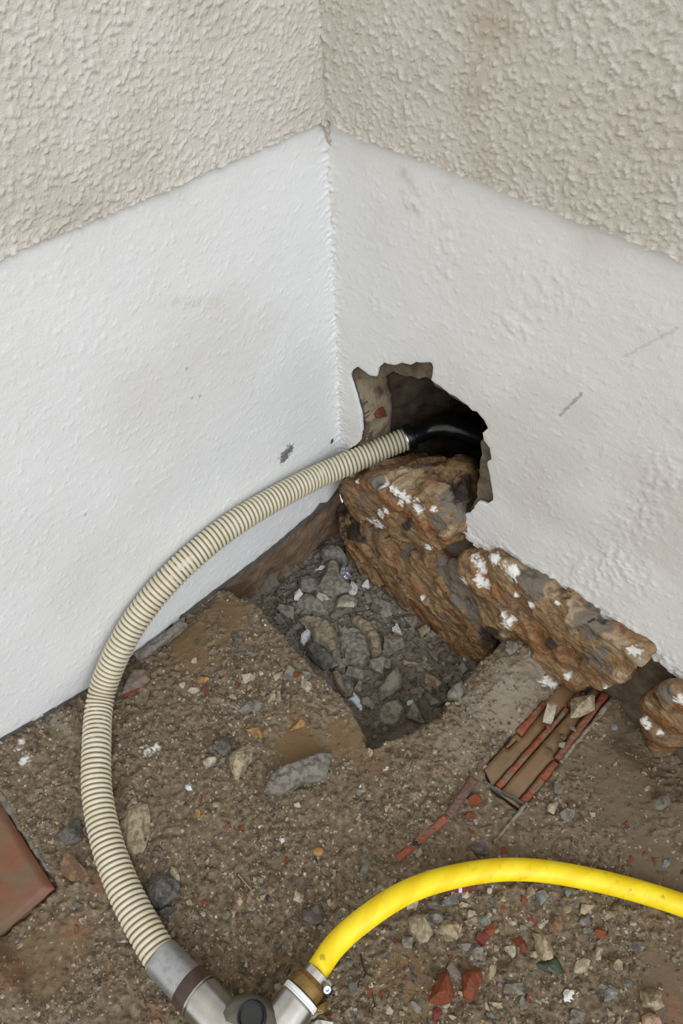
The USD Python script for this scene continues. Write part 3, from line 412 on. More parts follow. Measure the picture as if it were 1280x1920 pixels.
CHROME = mat('brushed_steel', [(0.3, (176, 174, 170)), (0.7, (200, 198, 194))], 60, 3, 0.28, 0.05, 300, 0.0005, 0.5, metallic=1.0, stretch=(1, 1, 1))
d0 = path[0]-path[6]; d0 /= np.linalg.norm(d0); e0 = path[4]
cl_ = obj('hose_clamp', lathe(e0-d0*.006, d0, [(0, HR*.9), (0, HR+.0022), (.001, HR+.003), (.012, HR+.003), (.013, HR+.0022), (.013, HR*.9)]), BLACKR, sh, smooth=40)
obj('clamp_edge', lathe(e0-d0*.0075, d0, [(0, HR*.95), (0, HR+.0026), (.0016, HR+.0028), (.0016, HR*.95)]), CHROME, cl_, smooth=40)
sc0 = e0+np.array([.004, -.012, -.020]); obj('screw', lathe(sc0, (.3, -.9, -.2), [(-.006, 0), (-.006, .0035), (.002, .004), (.004, .003), (.004, 0)], 20), BLACKR, cl_, smooth=40)
pcl = np.vstack([path[0]+d0*.0012, path[0]+d0*.012, e0+d0*.035, e0+d0*.055+[.012, 0, .004], e0+d0*.075+[.035, .0, -.004], e0+d0*.085+[.07, .015, -.02], e0+d0*.09+[.11, .05, -.04]])
PIPE = mat('wet_black_pipe', [(0.3, (16, 16, 17)), (0.7, (28, 28, 29))], 50, 3, 0.22, 0.2, 120, 0.002, 0.5)
pp_, _ = spline(pcl, 50); dp = thing('drain_pipe', 'wet black pipe deep inside the wall hole, joined to the cream hose', 'pipe')
obj('pipe', tube(pp_, np.interp(np.arange(50), [0, 10, 14, 50], [.0150, .0150, .017, .018]), 32), PIPE, dp, smooth=True); obj('collar', lathe(pp_[16], pp_[18]-pp_[14], [(-.006, .016), (-.006, .0195), (.006, .0195), (.006, .016)]), PIPE, dp, smooth=40)

YEL = mat('yellow_hose', [(0.3, (236, 206, 20)), (0.7, (246, 220, 36))], 30, 4, 0.42, 0.08, 260, 0.001, 0.4, layers=[('band', (236, 200, 8), None), ('dirt', (150, 122, 40), 0.6)])
yz = [.024, .034, .050, .044, .030, .018, .0135, .0135, .0135, .014]; ypx = [(604, 1806), (622, 1780), (690, 1718), (760, 1674), (850, 1644), (960, 1630), (1100, 1647), (1240, 1684), (1320, 1712), (1480, 1780)]
yc = np.vstack([onz([(589, 1828)], .0265)]+[onz([p], z) for p, z in zip(ypx, yz)]); yp, YL = spline(yc, 420); YR = .0122
V, T = tube(yp, YR, 40); th = np.r_[np.tile(np.arange(40)/40, 420), 0, 0]; s = np.r_[np.repeat(np.linspace(0, YL, 420), 40), 0, YL]; bd = ((s/.05+2*th) % 1.0 < .38)*1.0
gh = thing('water_hose', 'bright yellow water hose arching over the dirt to the metal coupling', 'hose')
sp = near(V, [(601, 1795), (1242, 1679), (1180, 1666)]); obj('tube', (V, T), YEL, gh, pv={'band': bd*.8, 'dirt': np.maximum(blobs(V, sp, (.004, .003, .002), 4, .7, 400)*.7, .3*sm(fbm(V*220, 4, 6), .58, .75)*sm(fbm(V*20, 2, 7), .4, .7))})
# metal coupling at the bottom edge
ZC = .027
def cpt(p, z=ZC): return onz([p], z)[0]
GALV = mat('galvanised_steel', [(0.3, (150, 152, 154)), (0.5, (176, 178, 180)), (0.7, (160, 160, 160))], 90, 4, 0.42, 0.1, 300, 0.0006, 0.5, metallic=0.85)
RUSTY = mat('brown_collar', [(0.3, (52, 38, 32)), (0.7, (78, 58, 48))], 60, 4, 0.4, 0.2, 260, 0.001, 0.5)
CAST = mat('grey_cast_metal', [(0.3, (88, 86, 77)), (0.7, (112, 109, 98))], 50, 4, 0.36, 0.15, 260, 0.001, 0.5, metallic=0.5)
BRASS = mat('tarnished_brass', [(0.3, (104, 82, 44)), (0.55, (140, 112, 62)), (0.75, (84, 64, 36))], 60, 5, 0.4, 0.3, 220, 0.001, 0.5, metallic=0.6)
TAPE = mat('white_thread_tape', [(0.3, (222, 222, 220)), (0.7, (236, 236, 234))], 80, 3, 0.5, 0.3, 300, 0.001, 0.4)
DARKM = mat('dark_gap', [(0.3, (40, 34, 32)), (0.7, (54, 46, 42))], 80, 3, 0.5, 0.2, 300, 0.001, 0.4)
cpl = thing('pipe_coupling', 'steel angle coupling joining the cream hose and the yellow hose', 'coupling')
A0 = cpt((303, 1796), .0225); A1 = cpt((402, 1899), .030); dA = A1-A0; LA = np.linalg.norm(dA); dA /= LA
def tA(px): return float((cpt(px)-A0)@dA)
t1, t2, t3 = tA((351, 1846)), tA((369, 1866)), tA((373, 1871)); CX = cpt((462, 1962))
obj('sleeve', lathe(A0, dA, [(-.002, .0160), (-.002, .0193), (0, .0197), (t1+.002, .0197), (t1+.002, .016)]), GALV, cpl, smooth=40)
obj('collar', lathe(A0, dA, [(t1, .0175), (t1, .0212), (t1+.0015, .0217), (t2, .0217), (t2+.001, .021), (t2+.001, .0175)]), RUSTY, cpl, smooth=40)
obj('seal_ring', lathe(A0, dA, [(t2+.0008, .018), (t2+.0008, .0214), (t2+.0028, .0214), (t2+.0028, .018)]), CHROME, cpl, smooth=40)
obj('inlet_tube', lathe(A0, dA, [(t2+.0026, .0180), (t2+.0026, .0192), (t3+.001, .0192), (t3+.001, .0210), (t3+.002, .0214), (t3+.085, .0214)]), CHROME, cpl, smooth=40)
B0 = cpt((601, 1815), .026); B1 = cpt((556, 1879), .028); dB = B1-B0; dB /= np.linalg.norm(dB)
def tB(px): return float((cpt(px)-B0)@dB)
b1, b2, b3, b4 = tB((588, 1829)), tB((577, 1842)), tB((566, 1862)), tB((556, 1878))
obj('outlet_tube', lathe(B0, dB, [(b4-.002, .016), (b4-.002, .0185), (b4+.0005, .0206), (b4+.09, .0206)]), CHROME, cpl, smooth=40)
obj('gap_ring', lathe(B0, dB, [(b3-.001, .0150), (b3-.001, .0188), (b4, .0188), (b4, .015)]), DARKM, cpl, smooth=40)
tw = lambda o, w: lathe(B0, dB, [(o, .0165), (o, .0200), (o+w*.5, .0205), (o+w, .0200), (o+w, .0165)])
obj('thread_tape', tw(b3+.0005, .0042), TAPE, cpl, smooth=40); obj('thread_tape', tw(b4-.0042, .0022), TAPE, cpl, smooth=40)
obj('brass_nut', lathe(B0, dB, [(b2-.006, .0130), (b2-.006, .0150), (b2-.003, .0162), (b2-.002, .0172), (b2, .0182), (b3-.001, .0182), (b3, .0172), (b3, .013)]), BRASS, cpl, smooth=30)
lug = B0+dB*(b3-.004)+np.array([.0215, .002, -.004]); obj('nut_lug', pebble(9, (.0055, .0085, .006), rough=.05, npts=26, sub=2)[0:1][0]+lug if False else (pebble(9, (.0055, .0085, .006), rough=.05, npts=26)[0]+lug, pebble(9, (.0055, .0085, .006), rough=.05, npts=26)[1]), BRASS, cpl, smooth=True)
body_c = CX; 
obj('cast_body', lathe((body_c[0], body_c[1], -.004), (0, 0, 1), [(0, 0.0), (0, .038), (.004, .041), (.03, .0430), (.044, .042), (.051, .039), (.0555, .034), (.057, .026), (.057, 0)], 56), CAST, cpl, smooth=35)
cp_ = cpt((470, 1905), .058); obj('plug', lathe((cp_[0], cp_[1], .040), (0.05, 0.02, 1), [(0, .0145), (.0165, .0145), (.0205, .0138), (.0215, .0125), (.0195, .0105), (.019, 0)], 40), BLACKR, cpl, smooth=40)
# worm-drive clamp on the yellow hose
dY = B0-yp[14]; wc = obj('hose_clamp', lathe(B0, dB, [(b1-.0055, .0118), (b1-.0055, .0132), (b1-.005, .0138), (b1+.0045, .0138), (b1+.005, .0132), (b1+.005, .0118)]), CHROME, gh, smooth=40)
wq = B0+dB*b1+np.array([.0150, .004, .003]); obj('screw_housing', (pebble(12, (.0045, .0055, .0045), rough=.02, npts=30)[0]+wq, pebble(12, (.0045, .0055, .0045), rough=.02, npts=30)[1]), GALV, wc, smooth=40)
obj('screw', lathe(wq+np.array([.0015, -.002, .002]), (.55, -.25, .8), [(-.002, 0), (-.002, .0042), (.003, .0045), (.004, .0040), (.004, .0016), (.0028, .0012), (.0028, 0)], 24), GALV, wc, smooth=35)

# ---------------------------------------------------------------- loose stones, one by one
ZONES = {k: shapely.Polygon(v) for k, v in dict(
    left=[(0, 1390), (150, 1310), (150, 1600), (215, 1720), (280, 1830), (340, 1920), (0, 1920), (0, 1840), (120, 1670), (20, 1480)],
    mid=[(215, 1380), (240, 1310), (330, 1230), (420, 1130), (470, 1140), (680, 1390), (690, 1430), (600, 1500), (560, 1700), (390, 1830), (340, 1780), (260, 1640), (225, 1520)],
    centre=[(600, 1500), (700, 1430), (850, 1370), (940, 1380), (880, 1450), (735, 1600), (880, 1590), (800, 1615), (690, 1690), (600, 1760), (540, 1800), (430, 1820), (560, 1700)],
    under=[(640, 1800), (700, 1740), (800, 1690), (960, 1668), (1100, 1690), (1210, 1740), (1180, 1920), (610, 1920)],
    right=[(1010, 1500), (1130, 1340), (1190, 1390), (1280, 1400), (1280, 1650), (1100, 1610), (900, 1590), (830, 1570), (900, 1500)]).items()}
def gaxes(c, w, h, ang):
    """Ground half axes of an oval seen w x h px across, turned by ang degrees, at the photo point c."""
    z = c[1][2]; a = math.radians(ang); e1 = np.array([math.cos(a), math.sin(a)])*w/2; e2 = np.array([-math.sin(a), math.cos(a)])*h/2; p = np.array(c[0])
    o = onz([p], z)[0]; return onz([p+e1], z)[0]-o, onz([p-e2], z)[0]-o
TOP = []                                                         # stones laid so far, so that later ones lie on them
def put(name, mk, cx, cy, w, h, ang=0, k=.62, label=None, cat='stone', group=None, sink=.28, rough=.12, sub=2, npts=9, lift=0.0, seed=None, parent=None, rise=0.0):
    seed = seed or int(cx*7+cy*131) % 99991; g = ground([(cx, cy)], lift)[0]; ex, ey = gaxes(((cx, cy), g), w, h, ang); lx, ly = np.linalg.norm(ex), np.linalg.norm(ey); t = k*min(lx, ly)
    V, T = pebble(seed, (lx, ly, t), ex/lx, ey/ly, rough, npts, sub)
    if np.linalg.det(np.stack([ex/lx, ey/ly, [0, 0, 1]])) < 0: T = T[:, ::-1]
    p = obj(name, (V+[g[0], g[1], g[2]+t*(1-2*sink)+rise], T), LK[mk] if isinstance(mk, str) else mk, parent, smooth=24)
    return tag(p, label, cat, group) if parent is None else p
def outline(name, mk, px, thick, label, cat='stone', dome=.004, seed=1, rough=.001, step=.0018, tilt=(0, 0), lift=0.0, parent=None, drop=.004):
    px = np.array(px, float); g = ground([px.mean(0)], lift)[0]; q = onz(px, g[2]+thick*.5); po = shapely.Polygon(jag(np.vstack([q[:, :2], q[:1, :2]]), .0007, .003, seed)).buffer(0)
    if po.geom_type != 'Polygon': po = max(po.geoms, key=lambda a: a.area)
    p = plate(po, g[2]-.002, thick, step, LK[mk] if isinstance(mk, str) else mk, name, parent, dome, seed, rough, tilt=tilt); return tag(p, label, cat) if parent is None else p
def chunk(name, mk, px, thick, label, cat='stone', dome=.004, seed=1, rough=.001):
    """An angular broken lump over the given outline."""
    px = np.array(px, float); g = ground([px.mean(0)])[0]; q = onz(px, g[2]+thick*.4)[:, :2]; c = q.mean(0); r = np.random.default_rng(seed+50); n = len(q)
    k = r.choice(n, 4+n//3); s_ = r.uniform(.15, .72, len(k)); tp = np.c_[c+(q[k]-c)*s_[:, None], g[2]+(thick+dome)*r.uniform(.70, 1.0, len(k))]
    b = q+(q-c)*r.uniform(-.02, .02, (n, 1)); h = hull(np.vstack([np.c_[b, np.full(n, g[2]-.004)], np.c_[b, g[2]+thick*r.uniform(.15, .5, n)], tp]))
    for _ in range(12):
        L = h.edges_unique_length.max()
        if L < .0032: break
        h = h.subdivide_to_size(.0030) if False else trimesh.Trimesh(*trimesh.remesh.subdivide_to_size(h.vertices, h.faces, .0030), process=True); break
    V = np.array(h.vertices); f = np.array(h.faces); nn = normals(V, f); V = V+nn*(1.5*rough*(fbm(V*170, 4, seed)-.5)*2+.0016*(fbm(V*60, 3, seed+3)-.5)*2)[:, None]
    return tag(obj(name, (V, f), LK[mk], None, smooth=32), label, cat)
O = outline
# pit rubble, larger pieces
O('mortar_slab', 'pit', [(583, 1112), (590, 1095), (606, 1080), (612, 1056), (626, 1050), (636, 1060), (642, 1078), (656, 1100), (652, 1114), (625, 1117), (600, 1120)], .016, 'largest grey mortar slab in the back corner of the pit', 'mortar', .008, 1, .0012, tilt=(.1, .25))
O('mortar_slab', 'pit', [(547, 1135), (560, 1120), (575, 1113), (600, 1125), (617, 1146), (612, 1153), (585, 1151), (562, 1146)], .012, 'flat pointed grey mortar slab just in front of the largest slab in the pit', 'mortar', .005, 2, .001, tilt=(-.1, .15))
O('mortar_slab', 'dun', [(556, 1162), (572, 1154), (592, 1155), (615, 1163), (628, 1180), (631, 1203), (638, 1228), (648, 1250), (637, 1258), (622, 1238), (608, 1212), (588, 1202), (582, 1180)], .020, 'curved tan and grey mortar lump at the left of the pit, beside the white stone', 'mortar', .005, 3, .0032)
O('mortar_slab', 'dark', [(570, 1216), (586, 1204), (612, 1218), (632, 1238), (624, 1252), (606, 1256), (586, 1238)], .018, 'dark rough lump on the pit edge below the white stone', 'mortar', .006, 4, .002)
O('mortar_slab', 'dun', [(658, 1150), (678, 1156), (698, 1172), (714, 1198), (716, 1220), (708, 1237), (700, 1240), (694, 1216), (686, 1192), (668, 1172), (658, 1164)], .018, 'tan crescent of mortar in the middle of the pit', 'mortar', .004, 5, .0032)
O('mortar_slab', 'pit', [(634, 1176), (668, 1174), (688, 1196), (696, 1228), (682, 1252), (652, 1246), (640, 1220)], .010, 'crumbly grey mortar inside the tan crescent in the pit', 'mortar', .005, 6, .0025)
O('mortar_slab', 'pit', [(690, 1102), (700, 1104), (716, 1124), (738, 1134), (735, 1155), (720, 1162), (700, 1148), (692, 1126)], .012, 'flat grey mortar plate against the brown stone face of the pit', 'mortar', .004, 7, .0008, tilt=(.2, .1))
O('mortar_slab', 'pit', [(706, 1290), (722, 1270), (746, 1246), (753, 1262), (752, 1290), (736, 1300), (712, 1312)], .020, 'brownish smooth triangular mortar plate in the front half of the pit', 'mortar', .004, 8, .0008, tilt=(.2, .2))
O('mortar_slab', 'pit', [(704, 1346), (708, 1330), (722, 1318), (746, 1314), (760, 1330), (756, 1354), (740, 1368), (720, 1368), (706, 1358)], .020, 'rounded brownish mortar plate at the front tip of the pit', 'mortar', .004, 9, .0008, tilt=(.0, .25))
O('mortar_slab', 'tan', [(798, 1262), (814, 1266), (830, 1278), (832, 1288), (818, 1291), (796, 1281)], .010, 'small tilted tan mortar plate near the right edge of the pit', 'mortar', .003, 10, .0008)
O('mortar_slab', 'cement', [(839, 1298), (850, 1284), (866, 1274), (870, 1300), (862, 1316), (848, 1312), (840, 1306)], .012, 'grey mortar plate wedged under the right rim of the pit', 'mortar', .003, 11, .0008)
O('mortar_slab', 'dun', [(620, 1262), (632, 1256), (642, 1268), (648, 1286), (656, 1302), (646, 1306), (632, 1292)], .016, 'long brown mortar piece on the left pit edge above the white flake', 'mortar', .005, 12, .001)
O('mortar_slab', 'tan', [(752, 1234), (768, 1240), (790, 1242), (812, 1245), (808, 1250), (780, 1249), (756, 1246)], .008, 'thin pale mortar sliver lying across the right half of the pit', 'mortar', .002, 13, .0006)
O('mortar_slab', 'pit', [(630, 1124), (645, 1116), (668, 1118), (670, 1134), (650, 1137), (632, 1134)], .014, 'tan edged mortar block under the largest slab in the pit', 'mortar', .004, 14, .001)
O('mortar_slab', 'cement', [(560, 1086), (575, 1080), (598, 1086), (596, 1104), (574, 1112), (558, 1106)], .018, 'dark grey mortar lump left of the largest slab in the pit', 'mortar', .006, 15, .002)
O('mortar_slab', 'cement', [(598, 1036), (612, 1028), (640, 1030), (652, 1046), (648, 1062), (626, 1050), (606, 1052)], .022, 'smooth grey mortar lump in the deepest corner of the pit', 'mortar', .008, 16, .001)
for row in [('plaster_piece', 'white', 573, 1197, 20, 30, 10, .8, 'white plaster piece standing at the left edge of the pit rubble', 'plaster'), ('plaster_piece', 'white', 557, 1118, 22, 15, -40, .6, 'white plaster sliver on the flat pointed slab in the pit', 'plaster'),
            ('plaster_piece', 'white', 663, 1105, 17, 27, 20, .7, 'white plaster piece left of a smaller one, by the pit stone face', 'plaster'), ('plaster_piece', 'white', 685, 1098, 15, 15, 0, .7, 'small white plaster lump touching the brown stone face of the pit', 'plaster'),
            ('stone', 'cream', 605, 1124, 26, 15, 10, .7, 'cream stone between the two grey slabs in the pit', 'stone'), ('stone', 'cream', 648, 1134, 34, 10, 0, .7, 'pale flat stone under the tan edged block in the pit', 'stone'),
            ('stone', 'brown', 528, 1085, 17, 18, 0, .9, 'round brown pebble at the foot of the left pit wall', 'stone'), ('plaster_piece', 'bluewhite', 770, 1318, 16, 10, -10, .4, 'pale bluish plaster flake near the front of the pit', 'plaster'),
            ('stone', 'pit', 665, 1266, 36, 25, 15, .8, 'brown grey lump below the tan crescent in the pit', 'stone'), ('stone', 'pit', 709, 1255, 34, 28, -20, .8, 'grey lump right below the tan crescent in the pit', 'stone'), ('stone', 'pit', 672, 1287, 16, 26, 5, .8, 'narrow grey stone right of the white flake on the pit edge', 'stone'),
            ('stone', 'pit', 786, 1340, 40, 34, 30, .7, 'brown grey lump behind the front right rim of the pit', 'stone'), ('stone', 'pit', 738, 1215, 40, 38, 0, .8, 'dark grey lump right of the tan crescent in the pit', 'stone'), ('stone', 'pit', 812, 1312, 46, 28, 15, .7, 'broad dark lump in the front right of the pit', 'stone'),
            ('stone', 'pit', 690, 1320, 24, 30, 60, .7, 'lump left of the rounded plate at the pit front', 'stone'), ('stone', 'pit', 536, 1152, 34, 22, 10, .7, 'brown grey stone at the left end of the pit rubble', 'stone'), ('stone', 'dark', 540, 1168, 20, 26, -10, .8, 'dark square stone at the left rim of the pit', 'stone'), ('stone', 'pit', 768, 1168, 30, 22, 20, .7, 'grey stone between the white flake and the pit stone face', 'stone'),
            ('stone', 'tan', 795, 1185, 22, 18, -30, .7, 'tan stone beside the pit stone face', 'stone'), ('stone', 'pit', 690, 1122, 14, 24, -20, .8, 'narrow stone left of the flat plate at the pit face', 'stone'), ('stone', 'pit', 806, 1296, 20, 16, 0, .7, 'pinkish grey stone right under the small tilted plate in the pit', 'stone')]:
    put(*row[:7], k=row[7], label=row[8], cat=row[9], sink=.15, lift=.004)
fo = put('foil_scrap', 'foil', 649, 1078, 24, 26, 20, .7, 'crumpled bluish silver foil scrap in the back of the pit', 'foil', sink=.1, rough=.5, sub=3, lift=.006)
for i, (x, y, w, h, a) in enumerate([(746, 1181, 24, 22, 30), (730, 1193, 12, 8, 10), (600, 1066, 22, 8, -35)]):
    put('plaster_flake', 'white', x, y, w, h, a, .3, ['ragged white plaster flake on the grey crumbs right of the tan crescent', 'tiny white plaster flake left below the ragged one in the pit', 'white plaster streak on the left of the largest pit slab'][i], 'plaster', sink=.1, rough=.5, lift=.004)
O('plaster_flake', 'bluewhite', [(655, 1309), (661, 1304), (662, 1296), (672, 1306), (681, 1318), (680, 1326), (675, 1334), (667, 1322)], .004, 'bright bluish white paint flake hanging on the left pit rim', 'plaster', .001, 31, .0003, .0012)
# big pieces on the ground
chunk('flat_stone', 'tan', [(218, 1545), (224, 1528), (240, 1515), (262, 1504), (277, 1505), (282, 1530), (281, 1560), (277, 1578), (270, 1592), (258, 1610), (246, 1618), (236, 1600), (224, 1572)], .013, 'large flat pale grey stone lying against the right side of the cream hose', 'stone', .005, 41, .0012)
chunk('concrete_lump', 'dark', [(268, 1668), (274, 1650), (282, 1638), (304, 1630), (322, 1638), (336, 1652), (338, 1676), (327, 1692), (312, 1698), (298, 1706), (284, 1700), (272, 1688)], .015, 'rough dark concrete lump right of the lower end of the cream hose', 'concrete', .012, 42, .003)
chunk('concrete_lump', 'dark', [(296, 1706), (316, 1698), (332, 1694), (334, 1706), (318, 1716), (304, 1722), (294, 1716)], .009, 'smaller dark lump below the rough concrete lump by the hose', 'concrete', .005, 43, .002)
chunk('flat_stone', 'dark', [(106, 1566), (118, 1552), (136, 1542), (150, 1534), (155, 1552), (153, 1572), (144, 1580), (124, 1584)], .010, 'dark brown rounded stone bedded in the dirt left of the cream hose', 'stone', .010, 44, .001)
chunk('mortar_lump', 'tan', [(428, 1420), (434, 1408), (448, 1404), (464, 1394), (473, 1400), (471, 1422), (462, 1440), (452, 1452), (444, 1466), (440, 1462), (433, 1448)], .016, 'pale yellowish mortar lump with a pointed lower end left of the long grey slab', 'mortar', .010, 45, .0015)
O('mortar_lump', 'cement', [(494, 1484), (502, 1464), (508, 1450), (530, 1440), (552, 1434), (580, 1422), (600, 1412), (624, 1411), (618, 1432), (612, 1456), (596, 1464), (576, 1466), (560, 1470), (546, 1482), (528, 1487), (508, 1488)], .016, 'long grey mortar slab lying on the dirt left of the pit tip', 'mortar', .012, 46, .003)
chunk('mortar_lump', 'dark', [(400, 1400), (408, 1386), (424, 1380), (434, 1388), (434, 1404), (424, 1414), (410, 1412)], .014, 'dark bluish rough lump at the upper left of the yellowish mortar lump', 'mortar', .009, 47, .003)
chunk('mortar_lump', 'cement', [(447, 1332), (456, 1318), (472, 1310), (492, 1308), (496, 1318), (484, 1332), (466, 1332), (456, 1338)], .010, 'two lobed grey mortar chip on the ochre mud left of the pit', 'mortar', .006, 48, .0015)
bf = thing('brick_fragment', 'broken floor brick with grey top and red broken side, between hose and left wall', 'brick')
g_ = gz(onz([(255, 1270)], .01)[:, :2])[0]; bp = onz([(225, 1296), (228, 1282), (236, 1266), (246, 1250), (276, 1250), (279, 1268), (262, 1282)], g_+.017)[:, :2]
plate(shapely.Polygon(bp), g_-.004, .0215, .0018, LK['sooty'], 'grey_top', bf, 0, 51, .0004, base=g_+.0145); plate(shapely.Polygon(bp).buffer(.0004), g_-.02, .034, .0018, LK['red'], 'red_body', bf, 0, 52, .0008, base=g_-.02)
chunk('flat_stone', 'cement', [(1222, 1500), (1234, 1492), (1250, 1490), (1258, 1502), (1252, 1514), (1238, 1520), (1226, 1514)], .012, 'grey angular stone alone in the smooth mud at the right', 'stone', .006, 53, .001)
chunk('mortar_lump', 'tan', [(767, 1722), (780, 1712), (796, 1712), (806, 1730), (810, 1752), (800, 1766), (784, 1764), (770, 1746)], .010, 'large tan mortar lump under the left part of the yellow hose', 'mortar', .007, 54, .002)
chunk('mortar_lump', 'tan', [(820, 1734), (834, 1726), (856, 1726), (866, 1734), (864, 1752), (856, 1762), (838, 1764), (826, 1750)], .011, 'square tan mortar lump right of the large tan one below the yellow hose', 'mortar', .006, 55, .002)
chunk('mortar_lump', 'cement', [(798, 1716), (808, 1704), (822, 1702), (830, 1716), (832, 1728), (822, 1734), (810, 1730)], .012, 'smooth grey mortar stone between the two tan lumps below the yellow hose', 'mortar', .006, 56, .001)
chunk('brick_piece', 'red', [(802, 1878), (808, 1864), (815, 1846), (822, 1826), (838, 1822), (848, 1840), (851, 1862), (846, 1878), (826, 1886)], .018, 'large red brick piece with a muddy foot near the bottom edge, left of its neighbour', 'brick', .008, 57, .001)
chunk('brick_piece', 'red', [(864, 1830), (874, 1816), (892, 1814), (904, 1818), (903, 1844), (894, 1864), (884, 1878), (868, 1866)], .018, 'large wet red brick piece with a white speck near the bottom edge', 'brick', .006, 58, .0008)
O('leaf', mat('dark_leaf', [(0.3, (36, 48, 32)), (0.7, (54, 66, 44))], 60, 4, 0.35, 0.3, 200, 0.001, 0.5), [(994, 1798), (1010, 1804), (1024, 1800), (1036, 1792), (1044, 1794), (1052, 1808), (1060, 1836), (1046, 1832), (1028, 1824), (1012, 1816)], .004, 'dark green leaf pressed into the rubble below the yellow hose', 'leaf', .002, 59, .0006, .0014)
chunk('mortar_lump', 'tan', [(1002, 1752), (1014, 1748), (1028, 1756), (1032, 1776), (1036, 1796), (1020, 1800), (1008, 1792), (1004, 1772)], .011, 'muddy tan lump touching the top of the green leaf', 'mortar', .008, 60, .002)
chunk('stone', 'peach', [(1204, 1906), (1218, 1898), (1236, 1904), (1240, 1918), (1220, 1930), (1204, 1922)], .010, 'peach coloured stone at the bottom edge in the lower right corner', 'stone', .005, 61, .001)
chunk('mortar_lump', 'tan', [(1200, 1858), (1216, 1850), (1238, 1860), (1242, 1884), (1228, 1896), (1206, 1886)], .010, 'muddy lump above the peach stone in the lower right corner', 'mortar', .007, 62, .002)
MT = thing('maroon_tube', 'maroon tube end with a white band half under the yellow hose', 'tube'); a_, b_ = ground([(828, 1666)])[0]+[0, 0, .002], ground([(893, 1660)])[0]+[0, 0, .002]
pth = np.linspace(a_, b_, 24); uu = np.linspace(-1, 1, 24); obj('tube_body', tube(pth, .0062*np.sqrt(1-.9*uu**6), 16), LK['maroon'], MT, smooth=True); dm = (b_-a_)/np.linalg.norm(b_-a_); obj('white_band', lathe((a_+b_)/2+dm*(-.0025), dm, [(0, .005), (0, .0066), (.0042, .0066), (.0042, .005)]), LK['white'], MT, smooth=40)
